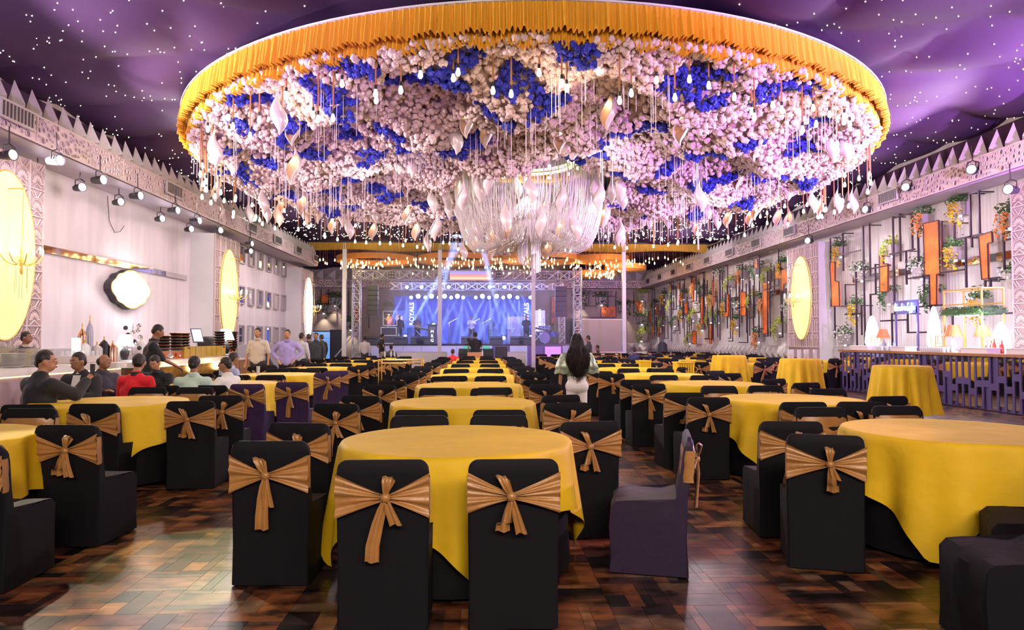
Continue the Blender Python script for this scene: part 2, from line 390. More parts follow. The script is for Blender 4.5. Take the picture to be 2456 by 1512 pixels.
ledge('ledge_left', (-9.43, 20.1, (ZF + ZT) / 2), (1.04, 34.3, .55), XFL, 4.0, 37.2, 'l')
ledge('ledge_right', (12.55, 28.3, (ZF + ZT) / 2), (.9, 48.8, .55), XFR, 4.0, 52.0, 'r')
ledge('ledge_back', (0, 52.55, (ZF + ZT) / 2), (26, .9, .55), 52.1, -13, 12.0, 'b')
# pyramid studs
def pyr(a, b, h, m=M['stud']):
    return MB().add([(-a / 2, 0, -b / 2), (a / 2, 0, -b / 2), (a / 2, 0, b / 2), (-a / 2, 0, b / 2), (0, -h, 0)], [(0, 1, 4), (1, 2, 4), (2, 3, 4), (3, 0, 4)]).mesh('pyramid_stud', m)
pu = MB().add([(-.26, 0, 0), (.26, 0, 0), (0, -.20, .14), (0, .02, .62), (0, .2, 0)], [(0, 2, 3), (2, 1, 3), (0, 1, 2), (1, 4, 3), (4, 0, 3)]).mesh('pyramid_stud', M['studl']); pw = pyr(.6, .6, .2); pb = pyr(.9, .84, .25)
su = struct('trim_1', MB().box((XL + .03, 20.3, 6.4), (.06, 34, .9)), mcl)
for k in range(64): ob('pyramid_stud', pu, su, (XFL - .22, 4.3 + .52 * k, 5.94), (0, 0, R(90)))
su = struct('trim_2', MB().box((XR - .03, 28.3, 6.4), (.06, 48, .9)), mcl)
for k in range(90): ob('pyramid_stud', pu, su, (XFR + .22, 5.0 + .52 * k, 5.94), (0, 0, R(-90)))
su = struct('trim_3', MB().box((0, YB - .03, 6.4), (26, .06, .9)), M['stud'])
for k in range(28): ob('pyramid_stud', pb, su, (-12.6 + .92 * k, YB - .07, 6.38))
su = struct('trim_4', MB().box((XR - .03, 33, .62), (.06, 39, 1.24)), M['stud'])
for k in range(63):
    for z in (.3, .92): ob('pyramid_stud', pw, su, (XR - .07, 14.3 + .61 * k, z), (0, 0, R(-90)))
su = struct('trim_5', MB().box((10.5, YB - .03, .62), (4.8, .06, 1.24)), M['stud'])
for k in range(8):
    for z in (.3, .92): ob('pyramid_stud', pw, su, (8.4 + .6 * k, YB - .07, z))
struct('trim_6', MB().box((XL + .06, 20, .65), (.12, 34, 1.3)), M['stud'])
# mirror tile strips
def strip(name, x, segs, z0, z1, lab):
    o = None
    for (a, b, m) in segs:
        mb = MB().box((x, (a + b) / 2, (z0 + z1) / 2), (.03, b - a - .015, z1 - z0))
        if o is None: o = struct(name, MB().box((x + (-.02 if x < 0 else .02), (segs[0][0] + segs[-1][1]) / 2, (z0 + z1) / 2), (.012, segs[-1][1] - segs[0][0], z1 - z0 - .01)), M['dark'])
        build('mirror_tile', mb, m, o)
strip('trim_7', XL + .05, [(15.4, 16.2, M['mirror']), (16.2, 18, M['mirror']), (18, 19.8, M['mirror']), (19.8, 21, M['mirror']), (21, 21.95, M['mirror']), (21.95, 23.5, M['planter'])], 3.48, 3.64, '')
strip('trim_8', XR - .05, [(16.3, 16.9, M['mirror']), (17.1, 18.4, M['mirror']), (18.4, 19.6, M['planter']), (20.9, 21.6, M['mirror']), (22, 22.8, M['mirror']), (22.8, 23.7, M['mirror'])], 3.50, 3.70, '')
strip('trim_9', XR - .05, [(28.4, 29.3, M['mirror']), (29.6, 30.6, M['mirror']), (33, 34, M['mirror']), (36, 37.6, M['planter'])], 3.50, 3.70, '')
# carved fan tile
tw, th = .47, .56
ft = MB()
for (c, d) in (((0, 0, -.27), (tw, .03, .02)), ((-.225, 0, 0), (.02, .03, th)), ((.225, 0, 0), (.012, .03, th))): ft.box(c, d)
for k in range(9):
    a = R(-80 + 20 * k); ca, sa = math.sin(a), math.cos(a); r0, r1 = .05, .19
    px_, pz_ = -sa, ca
    vs = [(ca * r0, -.015, -.16 + sa * r0), (ca * r1 * .75 + px_ * -.022, -.015, -.16 + sa * r1 * .75 + pz_ * -.022), (ca * r1, -.015, -.16 + sa * r1), (ca * r1 * .75 + px_ * .022, -.015, -.16 + sa * r1 * .75 + pz_ * .022)]
    ft.add(vs, [(0, 1, 2, 3), (3, 2, 1, 0)])
for rr in (.21, .245):
    prev = None
    for k in range(9):
        a = math.pi * k / 8; p = (rr * math.cos(a) * .95, -.012, -.16 + rr * math.sin(a) * 1.15)
        if prev: ft.tube(prev, p, .008, n=3, cap=False)
        prev = p
for k in (-1, 1):
    ft.tube((k * .2, -.012, .24), (k * .1, -.012, .12), .012, n=3, cap=False); ft.tube((0, -.012, .1), (k * .12, -.012, .25), .010, n=3, cap=False)
ft.tube((-.14, -.012, -.25), (0, -.012, -.16), .012, n=3, cap=False).tube((.14, -.012, -.25), (0, -.012, -.16), .012, n=3, cap=False)
ft_me = ft.mesh('fan_tile', M['lattice'])
ft2 = MB()
for (c, d) in (((0, 0, -.27), (tw, .03, .03)), ((-.225, 0, 0), (.03, .03, th))): ft2.box(c, d)
for k in (-1, 0, 1):
    ft2.tube((k * .14, -.01, -.25), (k * .14, -.01, .1), .014, n=4, cap=False)
for x0 in (-.11, .11):
    prev = None
    for k in range(7):
        a = math.pi * k / 6; p = (x0 + .085 * math.cos(a), -.012, .05 + .17 * math.sin(a))
        if prev: ft2.tube(prev, p, .012, n=3, cap=False)
        prev = p
ft2_me = ft2.mesh('arch_tile', M['lattice'])
moval = mat('backlit_gold_oval', (.85, .62, .25), .35, emit=(1, .74, .30), es=.62, var=.25, vscale=1.5)
movalw = mat('backlit_white_oval', (.95, .9, .8), .35, emit=(1, .93, .80), es=1.5)
PILZ = 5.14
def pillar(side, y0, y1, tiles, om, lab, zt=PILZ, sc=True):
    sg = 1 if side == 'l' else -1; xw = XL if side == 'l' else XR; xp = -9.17 if side == 'l' else 12.4; rz = R(90) if side == 'l' else R(-90)
    yc = (y0 + y1) / 2; o = struct('pillar', MB().box(((xw + xp) / 2, yc, zt / 2), (abs(xp - xw), y1 - y0, zt)), M['white'])
    build('lattice_backing', MB().box((xp + sg * .01, yc, zt / 2), (.02, y1 - y0, zt)), mat('lattice_rear', (.42, .31, .33), .7), o)
    nz = int(zt / th); nn = max(2, round((y1 - y0) / tw)); fy = (y1 - y0) / nn
    for i in range(nn):
        for j in range(nz + 1):
            z = zt - th / 2 - j * th
            if z < 1.0: continue
            if om and ((y0 + fy * (i + .5) - yc) / .70) ** 2 + ((z - 3.12) / 1.35) ** 2 < 1: continue
            q = ob(tiles.name, tiles, o, (xp + sg * .035, y0 + fy * (i + .5), z), (0, 0, rz)); q.scale = (fy / tw, 1, 1)
    if om is None: return
    ov = MB(); n = 48; poly = [(.83 * math.cos(2 * math.pi * k / n), 1.62 * math.sin(2 * math.pi * k / n)) for k in range(n)]
    ov.prism(poly, 0, .05, lambda a, b, c: (xp + sg * (.05 + c), yc + a, 3.12 + b))
    po = tag(build('oval_panel', ov, om), lab, 'panel'); po.name = 'oval_panel'
    rim = MB()
    for k in range(n):
        a, b = poly[k]; c, d = poly[(k + 1) % n]; rim.tube((xp + sg * .09, yc + a, 3.12 + b), (xp + sg * .09, yc + c, 3.12 + d), .018, n=5, cap=False)
    build('rim', rim, M['goldp'], po)
    if not sc: return
    s = thing('wall_chandelier', 'gold branch chandelier before the ' + lab.replace('tall ', '').replace('glowing ', '').replace(' at the end of the white serving counter', ' past the serving counter'), 'chandelier', (xp + sg * .38, yc, 3.1))
    b = MB().lathe([(.01, -.35), (.03, -.3), (.015, -.2), (.05, -.1), (.02, 0), (.03, .1), (.012, .2), (.006, 1.3), (.001, 1.31)], n=8)
    b.tube((0, 0, 1.3), (-sg * .34, 0, 1.3), .012); build('stem', b, M['goldp'], s, True)
    for k in range(8):
        a = 2 * math.pi * k / 8; r_ = .34; ca, sa = math.cos(a), math.sin(a)
        arm = MB().path([(0, 0, -.1), (ca * .12, sa * .12, -.17), (ca * .25, sa * .25, -.12), (ca * r_, sa * r_, .0), (ca * r_, sa * r_, .04)], .01, 5)
        ao = build('branch_arm', arm, M['goldp'], s)
        build('candle_bulb', MB().lathe([(.012, .04), (.014, .1), (.02, .13), (.001, .19)], (ca * r_, sa * r_, 0), 6), M['bulbw'], ao, True)
    dr = MB()
    for k in range(6): dr.tube((.1 * math.cos(k), .1 * math.sin(k), -.2), (.1 * math.cos(k), .1 * math.sin(k), -.6 - .1 * (k % 3)), .004, n=3)
    build('chain_drops', dr, M['goldp'], s)
    point((xp + sg * .62, yc, 3.35), 45, (1, .78, .40), .12)
pillar('l', 12.35, 14.7, ft_me, moval, 'tall gold glowing oval panel on nearest fan-carved pillar at the frame edge')
pillar('l', 23.9, 26.3, ft2_me, moval, 'tall yellow glowing oval panel on pillar at the end of the white serving counter')
pillar('l', 35.3, 37.55, ft2_me, movalw, 'tall white glowing oval panel on pillar beside the back doorway')
pillar('r', 25.07, 27.6, ft2_me, moval, 'tall cream glowing oval panel on pillar between the planter walls')
pillar('r', 13.3, 15.64, ft_me, None, 'tall cream glowing oval panel on pillar behind the mirrored bar end', sc=False)
# framed square wall niches
k = 0
for i in range(6):
    for j, z in enumerate((5.0, 3.33, 1.72)):
        k += 1; y = 28.75 + 1.2 * i; b = MB()
        for (dy, dz, sy, sz) in ((0, .35, .7, .07), (0, -.35, .7, .07), (.32, 0, .07, .7), (-.32, 0, .07, .7)): b.box((XL + .04, y + dy, z + dz), (.08, sy, sz))
        o = struct('window_%d' % k, b, M['planter']); build('pane', MB().box((XL + .02, y, z), (.03, .6, .66)), M['mirror'] if i < 4 or j == 0 else M['planter'], o)
# back doorway
b = MB().box((-13.0, YB - .02, 1.05), (.08, .1, 2.1)).box((-11.4, YB - .02, 1.05), (.08, .1, 2.1)).box((-12.2, YB - .02, 2.12), (1.7, .1, .08))
o = struct('door_1', b, M['dark'])
mroom = mat('blue_lit_room', (.2, .35, .6), .5, emit=(.12, .28, .62), es=.8)
build('lit_opening', MB().box((-12.2, YB - .03, 1.05), (1.55, .04, 2.1)), mroom, o)
st = MB()
for i in range(8): st.box((-12.3 - .03 * i, YB - .12 - .0 * i, .15 + .17 * i), (.6, .06, .03))
build('stair_treads', st, M['white'], o)
for i in range(4): build('shelf_board', MB().box((-12.0, YB - .12, 1.1 + .25 * i), (1.0, .08, .03)), M['white'], o)
struct('partition_dark', MB().box((-9.85, 47, 1.08), (.85, .15, 2.16)), M['dark'])
# ------------------------------------------------------------------ flower canopy
CX, CY, CR, CZ = 1.25, 18.86, 8.66, 6.62
can = thing('floral_canopy', 'huge round ceiling canopy of blush and blue flowers with gold pleated skirt', 'canopy', (CX, CY, 0))
def under(x, y):
    """height of the flower underside"""
    r = np.hypot(x, y); a = np.arctan2(y, x)
    b = .32 * np.sin(1.9 * x + .6 * np.sin(1.3 * y)) * np.sin(1.75 * y + .5 * np.sin(1.6 * x)) + .10 * np.sin(4.1 * x + 1.3) * np.sin(3.7 * y + .4) + .05 * np.sin(7.3 * x) * np.sin(6.9 * y + 1)
    z = 6.12 - .42 * np.clip(1 - (r / 8.6) ** 2, 0, 1) ** .5 - .10 * (y / 8.6) + b * np.clip((8.7 - r) / 1.2, .15, 1)
    return z + .35 * np.clip((2.5 - r) / .5, 0, 1)
build('top_disc', MB().lathe([(.01, CZ), (CR - .02, CZ), (CR - .02, CZ + .03), (.01, CZ + .03)], n=96), M['white'], can)
build('rim_band', MB().lathe([(CR, CZ + .03), (CR + .01, CZ + .03), (CR + .01, CZ), (CR, CZ)], n=128), M['white'], can)
nr, na = 60, 200; V = []
for i in range(nr):
    r = 2.25 + (CR - .25 - 2.25) * i / (nr - 1)
    for j in range(na):
        a = 2 * math.pi * j / na; x, y = r * math.cos(a), r * math.sin(a); V.append((x, y, float(under(x, y)) + .05))
I = np.arange(nr * na).reshape(nr, na); J = np.roll(I, -1, 1); Fq = np.stack([I[:-1], J[:-1], J[1:], I[1:]], -1).reshape(-1, 4)
ob('flower_backing', npmesh('flower_backing', V, Fq, M['flowerd'], smooth=True), can)
# puffs: three lumpy blossom shapes, tens of thousands joined in one numpy mesh
import bmesh
def lump(seed, sub=1):
    bm = bmesh.new(); bmesh.ops.create_icosphere(bm, subdivisions=sub, radius=1); q = random.Random(seed)
    v = np.array([x.co[:] for x in bm.verts]); f = np.array([[y.index for y in x.verts] for x in bm.faces]); bm.free()
    v *= np.array([q.uniform(.62, 1.28) for _ in v])[:, None]; return v, f
LS = [lump(i, 2) for i in range(5)]
L1 = [lump(i, 1) for i in range(5)]
def puffs(centres, radii, seed, LS=LS):
    rs = np.random.RandomState(seed); Vs = []; Fs = []; off = 0
    for t in range(5):
        idx = np.arange(len(centres)) % 5 == t; c = centres[idx]; r = radii[idx]
        if not len(c): continue
        v, f = LS[t]; ang = rs.uniform(0, 2 * np.pi, len(c)); cs, sn = np.cos(ang), np.sin(ang)
        vv = np.repeat(v[None], len(c), 0); x = vv[..., 0] * cs[:, None] - vv[..., 1] * sn[:, None]; y = vv[..., 0] * sn[:, None] + vv[..., 1] * cs[:, None]
        vv = np.stack([x, y, vv[..., 2]], -1) * r[:, None, None] + c[:, None, :]
        Vs.append(vv.reshape(-1, 3)); Fs.append((f[None] + (np.arange(len(c)) * len(v))[:, None, None]).reshape(-1, 3) + off); off += len(c) * len(v)
    return np.concatenate(Vs), np.concatenate(Fs)
BL = [(1035, 175, 1.0), (835, 185, .8), (1115, 145, .7), (1235, 150, .8), (1398, 140, .75), (1680, 160, .9), (1870, 190, .7), (745, 200, .5), (800, 250, .8), (575, 245, .45), (950, 230, .5),
      (1190, 245, .7), (1310, 235, .8), (1905, 245, .8), (1480, 295, .6), (1550, 285, .7), (1600, 220, .6), (1725, 245, .6), (1010, 300, .9), (1170, 320, .8), (590, 300, .6), (720, 300, .8), (640, 285, .5),
      (925, 300, .6), (1970, 275, .6), (1840, 225, .6), (620, 375, .8), (545, 350, .5), (750, 360, .8), (680, 340, .4), (830, 330, .5), (1080, 360, .8), (1035, 375, .7), (1530, 340, .7), (1440, 360, .6), (1380, 365, .5),
      (1660, 330, .5), (1720, 330, .5), (1800, 320, .6), (770, 415, .9), (890, 385, .7), (860, 420, .9), (890, 415, .5), (1500, 370, .6), (1610, 395, .8), (1740, 390, .7), (1915, 350, .7), (1870, 370, .4),
      (560, 410, .8), (640, 408, .6), (600, 425, .4), (1560, 440, .8), (1600, 460, .8), (1690, 430, .8), (1480, 450, .6), (680, 455, .8), (790, 455, 1), (790, 470, .7), (930, 455, .9), (1000, 445, .6), (1560, 485, .8),
      (1830, 430, .9), (1930, 425, .7), (1750, 460, .6), (1080, 470, .5), (1010, 480, .6), (870, 480, 1), (1680, 500, .8), (1780, 475, .7), (1465, 520, .8), (1480, 495, .7), (1520, 530, .7), (1650, 525, .8), (1360, 470, .6), (1130, 340, .5), (1260, 400, .5)]
blue = []
for (px_, py_, s_) in BL:
    p = P(px_, py_, Z=5.85); x, y = p.x - CX, p.y - CY
    for _ in range(2):
        q = P(px_, py_, Z=float(under(x, y))); x, y = q.x - CX, q.y - CY
    if 2.6 < math.hypot(x, y) < 8.3: blue.append((x, y, s_ * .50))
rs = np.random.RandomState(11); N = 36000
r = np.sqrt(rs.uniform(2.3 ** 2, 8.5 ** 2, N)); a = rs.uniform(0, 2 * np.pi, N); x, y = r * np.cos(a), r * np.sin(a)
lab = np.full(N, -1)
wob = .22 * np.sin(5 * x + 2 * np.sin(4 * y)) + .15 * np.sin(9 * y + x)
for k, (bx, by, br) in enumerate(blue):
    d = np.hypot((x - bx) / 1.25, (y - by)) / br + wob; lab[(d < .8) & (lab < 0)] = k
z = under(x, y) - rs.uniform(-.02, .09, N) + .05 * np.sin(11 * x + 2 * np.sin(6 * y)) * np.sin(10 * y + 2 * np.sin(7 * x)); near = np.clip((14 - (y + CY)) / 8, 0, 1)
rad = rs.uniform(.038, .074, N); C3 = np.stack([x, y, z], -1)
for nm_, sel, ls in (('blush_flowers', y < -2.2, LS), ('blush_flowers', y >= -2.2, L1)):
    sel = sel & (lab < 0); V, Fq = puffs(C3[sel], rad[sel], 1, ls)
    o = ob(nm_, npmesh(nm_, V, Fq, M['flower'], smooth=True), can); o['kind'] = 'stuff'
for k in range(len(blue)):
    i = lab == k
    if i.sum() < 4: continue
    cc = C3[i].copy(); cc[:, 2] -= .045
    V, Fq = puffs(cc, rad[i] * .92, k); ob('blue_flower_cluster', npmesh('blue_flower_cluster', V, Fq, M['blueflower']), can)
# pleated skirt of the rim: outer and inner ruffle
def ruffle(name, rad_, ztop, zbot, m, parent, n=1500, amp=.05, cuts=7, seed=0, wav=.03, a0=0, a1=2 * math.pi, cx=0, cy=0, flare=.03, edge=None):
    q = np.random.RandomState(seed); a = np.linspace(a0, a1, n); ph = np.cumsum(q.uniform(.55, 1.5, n)) * 1.15
    pl = np.sin(ph) + .4 * np.sin(ph * .43 + 1); V = []
    for j in range(cuts):
        t = j / (cuts - 1); am = amp * (.35 + .65 * t); rr = rad_ + am * pl + flare * t
        zz = ztop + (zbot - ztop) * t + (wav * np.sin(ph * .13) + .014 * pl) * t
        if j == 0: zz = zz * 0 + ztop
        V.append(np.stack([cx + rr * np.cos(a), cy + rr * np.sin(a), zz], -1))
    V = np.concatenate(V); I = np.arange(n * cuts).reshape(cuts, n); Fq = np.stack([I[:-1, :-1], I[:-1, 1:], I[1:, 1:], I[1:, :-1]], -1).reshape(-1, 4)
    return ob(name, npmesh(name, V, Fq, m, smooth=True), parent)
ruffle('pleated_skirt', CR - .03, CZ, CZ - .46, M['fringe'], can, n=3400, amp=.06, seed=1)
ruffle('inner_ruffle', CR - .22, CZ - .1, CZ - .60, M['fringe'], can, n=3400, amp=.06, seed=2, wav=.05)
def cordbulb(L, big=1.0, warm='bulbw', g=''):
    t = thing('pendant_bulb', 'bare pear bulb hanging on copper cord under gold skirt of floral canopy', 'bulb', (0, 0, 0), 0, g)
    build('cord', MB().tube((0, 0, 0), (0, 0, -L), .014, n=5, cap=False), M['cord'], t)
    build('socket', MB().tube((0, 0, -L), (0, 0, -L - .07), .026, .02, 7), M['black'], t)
    build('bulb', MB().lathe([(.015, -L - .06), (.024, -L - .09), (.038, -L - .14), (.036, -L - .17), (.022, -L - .195), (.001, -L - .20)], n=8), M[warm], t, 'all')
    return t
RG = 'bulbs around the rim of the floral canopy'; qr = random.Random(8)
protos = [cordbulb(L, g=RG) for L in (.35, .6, .85, 1.1)]; used = set()
def place(pl, k, loc, rz=0, label=None, group=None, scale=None):
    p = pl[k % len(pl)]
    if p.name not in used:
        used.add(p.name); p.location = loc; p.rotation_euler = (0, 0, rz)
        if label: p['label'] = label
        if group: p['group'] = group
        if scale: p.scale = scale
        return p
    return dup(p, loc, rz, label, group, scale)
for k in range(150):
    a = 2 * math.pi * (k + qr.uniform(-.4, .4)) / 150; sd_ = 'near' if math.sin(a) < -.7 else ('stage' if math.sin(a) > .7 else ('bar-wall' if math.cos(a) < 0 else 'planter-wall'))
    rr = CR - .3 - abs(qr.gauss(0, .28))
    far = math.sin(a) > .15 or abs(math.cos(a)) > .86
    place(protos, qr.choice((2, 3, 3, 1)) if far else qr.choice((0, 0, 1, 1, 2)), (CX + rr * math.cos(a), CY + rr * math.sin(a), 6.22), 0, 'bare pear bulb on copper cord under the %s side of the gold canopy skirt' % sd_, RG + ', %s side' % sd_)
# crystal bead strings
def strings(name, pts, parent, r=.0055, bead=True):
    V = []; Fq = []
    for (x, y, z0, z1) in pts:
        n = len(V); k = 3
        for zz in (z0, z1):
            for i in range(k): V.append((x + r * math.cos(2.1 * i), y + r * math.sin(2.1 * i), zz))
        Fq += [(n + i, n + (i + 1) % k, n + k + (i + 1) % k, n + k + i) for i in range(k)]
    o = ob(name, npmesh(name, V, Fq, M['crystal']), parent); return o
qs = random.Random(21)
for g in range(46):
    a = qs.uniform(0, 2 * math.pi); rr = math.sqrt(qs.uniform(3.2 ** 2, 8.0 ** 2)); gx, gy = rr * math.cos(a), rr * math.sin(a); pts_ = []
    for _ in range(12):
        x, y = gx + qs.uniform(-.55, .55), gy + qs.uniform(-.3, .3); z = float(under(x, y)); pts_.append((x, y, z, z - qs.uniform(.4, 1.0)))
    ob2 = strings('crystal_strings', pts_, can); ob2['kind'] = 'stuff'
# shell lamps: pinched pods, split open down one side
def shell(seed, open_=True):
    q = random.Random(seed); L = .80; n = 22; prof = [(0, .008), (.08, .012), (.18, .03), (.30, .075), (.42, .125), (.55, .15), (.66, .145), (.76, .115), (.86, .065), (.94, .03), (1, .004)]
    gap = R(58) if open_ else R(8); V = []; tw = q.choice((-1, 1)) * .9
    for (t, r) in prof:
        g = gap * max(0, math.sin(math.pi * min(1, max(0, (t - .2) / .8)))) ** .6
        ox = .05 * math.sin(math.pi * 2 * t * .9) * q.choice((1, 1)); off = tw * t
        for i in range(n + 1):
            a = g + (2 * math.pi - 2 * g) * i / n; rib = 1 + .02 * math.sin(9 * a)
            V.append((ox + r * rib * math.cos(a + off - math.pi / 2), .85 * r * rib * math.sin(a + off - math.pi / 2), -t * L))
    k = n + 1; nn = len(V); Fq = []
    for j in range(len(prof) - 1):
        for i in range(n): Fq.append((j * k + i, j * k + k + i, j * k + k + i + 1, j * k + i + 1))
    for (x, y, z) in V[:nn]:
        d = math.hypot(x, y) + 1e-6; V.append((x - x / d * .012, y - y / d * .012, z))
    mb = MB(); mb.add(V, Fq); mb.m = 1; mb.f += [tuple(nn + i for i in f[::-1]) for f in Fq]; mb.mi += [1] * len(Fq)
    mb.m = 0
    for j in range(len(prof) - 1):
        for i in (0, n): mb.f.append((j * k + i, nn + j * k + i, nn + j * k + k + i, j * k + k + i)); mb.mi.append(0)
    t = thing('shell_lamp', '', 'lamp', (0, 0, 0), 0, '')
    build('shell', mb, [M['shell'], M['shellin']], t, 'all')
    build('cord', MB().tube((0, 0, 0), (0, 0, .9), .005, n=4), M['crystal'], t)
    if open_: build('bulb', MB().lathe([(.012, -.25), (.03, -.32), (.028, -.36), (.001, -.40)], n=7), M['bulbw'], t, 'all')
    return t
sh = [shell(1), shell(2), shell(3, False), shell(4, False)]
PODS = [(1122, 222, 100, 0), (1168, 165, 95, 1), (1138, 272, 45, 0), (1460, 255, 105, 0), (1506, 235, 80, 2), (1092, 325, 95, 2), (1345, 325, 95, 0), (1240, 350, 70, 3), (1633, 300, 105, 1), (1810, 250, 90, 0), (1822, 310, 80, 2),
        (1768, 385, 75, 0), (1668, 395, 70, 0), (1797, 348, 45, 1), (668, 270, 110, 3), (705, 262, 95, 0), (678, 345, 60, 1), (705, 395, 120, 0), (555, 340, 80, 3), (515, 355, 95, 2), (521, 425, 65, 0), (530, 292, 50, 1),
        (985, 345, 80, 2), (978, 395, 70, 0), (980, 440, 60, 1), (1994, 340, 110, 2), (2030, 350, 90, 3), (1862, 400, 42, 0), (1888, 420, 70, 2), (632, 480, 70, 2), (668, 515, 55, 3), (640, 505, 60, 2), (725, 485, 65, 0),
        (734, 515, 45, 2), (798, 535, 55, 0), (838, 545, 60, 3), (870, 490, 60, 2), (895, 550, 55, 0), (940, 500, 50, 0), (975, 510, 60, 1), (998, 550, 50, 1), (1025, 580, 40, 2), (1112, 600, 50, 3), (1680, 470, 80, 3),
        (1695, 500, 60, 2), (1672, 540, 55, 0), (1490, 565, 50, 3), (1555, 520, 55, 2), (1812, 480, 60, 0), (1890, 522, 50, 0), (1968, 490, 60, 0), (2010, 455, 60, 2), (2045, 440, 60, 3), (1950, 470, 60, 2), (1720, 525, 45, 3),
        (1745, 520, 40, 0), (1540, 500, 50, 3), (1600, 500, 55, 2), (900, 470, 50, 3), (820, 480, 55, 2), (765, 460, 45, 0), (1050, 540, 50, 3), (1180, 600, 45, 0), (850, 400, 60, 2), (935, 390, 40, 1), (1440, 360, 60, 2), (1310, 290, 60, 3), (600, 420, 50, 3)]
qd = random.Random(4); si = 0
def podlab(px_, py_):
    return None
for (px_, py_, h_, k_) in PODS:
    Yd = min(26.5, max(11.5, .80 * F / h_)); p = P(px_, py_, Y=Yd)
    if math.hypot(p.x - CX, p.y - CY) > 8.4:
        Yd = CY + (Yd - CY) * .6; p = P(px_, py_, Y=Yd)
    top = p.z + .4; zc_ = float(under(p.x - CX, p.y - CY))
    o_, g_ = ('open' if k_ < 2 else 'closed'), ('large and near' if h_ > 88 else ('bar-wall side' if px_ < 1000 else ('planter-wall side' if px_ > 1560 else 'middle')) + (' upper' if py_ < 420 else ' lower'))
    o = place(sh, k_, (p.x, p.y, min(top, 6.2)), qd.uniform(-.6, .6) + (math.pi if k_ > 1 else 0), (o_ + ' pearl shell lamp under the flower canopy, ' + g_),
              o_ + ' shell lamps under the flowers, ' + g_)
for k in range(34):
    a = 2 * math.pi * k / 34 + qd.uniform(-.06, .06); rr = qd.uniform(2.15, 2.75); z = qd.uniform(5.0, 6.1) if k % 2 else qd.uniform(4.6, 5.8)
    place(sh, qd.choice((0, 1, 2, 3, 2)), (CX + rr * math.cos(a), CY + rr * math.sin(a), z), qd.uniform(0, 6.28), 'pearl shell lamp in ring around the crystal chandelier', 'shell lamps ringing the crystal chandelier')
for k in range(10):
    a = qd.uniform(0, 6.28); rr = qd.uniform(.7, 1.6)
    place(sh, k % 2, (CX + rr * math.cos(a), CY + rr * math.sin(a), qd.uniform(4.6, 5.2)), qd.uniform(0, 6.28), 'lit shell lamp seen inside the crystal bowl', 'shell lamps inside the crystal bowl')
# ------------------------------------------------------------------ crystal chandelier
ch = thing('crystal_chandelier', 'large crystal bead chandelier draped in swags below mirrored gold ring', 'chandelier', (CX, CY, 0))
build('gold_ring', MB().lathe([(1.75, 6.42), (2.12, 6.40), (2.12, 6.16), (2.0, 6.14), (1.75, 6.2)], n=64), M['gold'], ch, True)
build('mirror_ceiling_rose', MB().lathe([(.01, 6.44), (1.8, 6.40), (1.8, 6.43), (.01, 6.47)], n=48), M['mirror'], ch)
mlime = mat('lime_glow_ring', (.7, .9, .3), .3, emit=(.75, .95, .45), es=2.2)
build('light_ring', MB().lathe([(1.2, 6.38), (1.3, 6.38), (1.3, 6.33), (1.2, 6.33)], n=48), mlime, ch)
def swag(name, nst, r0, z0, rl, zl, r1, z1, seed, seg=12, rr=.0075):
    """bead strings from an outer ring down to a low point and back up to the central cone"""
    q = random.Random(seed); V = []; Fq = []
    for i in range(nst):
        a = 2 * math.pi * i / nst; da = q.uniform(.05, .35) * (1 if i % 2 else -1); dz = q.uniform(-.14, .14); prev = None
        for j in range(seg + 1):
            t = j / seg; b0 = (1 - t) ** 3; b1 = 3 * t * (1 - t) ** 2; b2 = 3 * t * t * (1 - t); b3 = t ** 3
            r_ = b0 * r0 + b1 * r0 * 1.0 + b2 * rl + b3 * r1; z_ = b0 * z0 + b1 * (zl + dz) + b2 * (zl - .25 + dz) + b3 * z1
            an = a + da * t * .6; c = (r_ * math.cos(an), r_ * math.sin(an), z_); n = len(V)
            for k in range(3): V.append((c[0] + rr * math.cos(2.1 * k), c[1] + rr * math.sin(2.1 * k), c[2] + rr * (.8 if k == 1 else 0)))
            if prev is not None: Fq += [(prev + k, prev + (k + 1) % 3, n + (k + 1) % 3, n + k) for k in range(3)]
            prev = n
    o = ob(name, npmesh(name, V, Fq, M['crystal']), ch); o['kind'] = 'stuff'; return o
swag('outer_bead_swags', 330, 2.05, 6.15, 1.45, 3.75, .24, 4.75, 1)
swag('middle_bead_swags', 190, 1.6, 6.2, .95, 4.6, .22, 5.35, 2)
swag('low_bead_swags', 150, 1.95, 6.15, 1.3, 4.1, .24, 4.4, 3)
build('upper_bead_cone', MB().lathe([(.16, 5.42), (.26, 5.25), (.46, 5.02), (.5, 4.98)], n=40), M['crystal'], ch)
cst = []
q = random.Random(9)
for i in range(170):
    a = q.uniform(0, 6.28); t = q.uniform(0, 1); r_ = .22 + .1 * q.random(); z1_ = 3.30 + .55 * ((a / 6.28 + .15) % 1)
    cst.append((r_ * math.cos(a), r_ * math.sin(a), 4.75, z1_))
o = strings('central_bead_tail', cst, ch, .008); o['kind'] = 'stuff'
cst = [(1.9 * math.cos(i * .11), 1.9 * math.sin(i * .11), 6.3, 5.9) for i in range(57)]
build('suspension_rod', MB().tube((0, 0, 4.7), (0, 0, 6.4), .02, n=8), M['gold'], ch)
for k in range(12):
    a = 2 * math.pi * k / 12; build('candle_bulb', MB().ball((1.35 * math.cos(a), 1.35 * math.sin(a), 6.24), .05, 6, 5), M['bulbw'], ch)
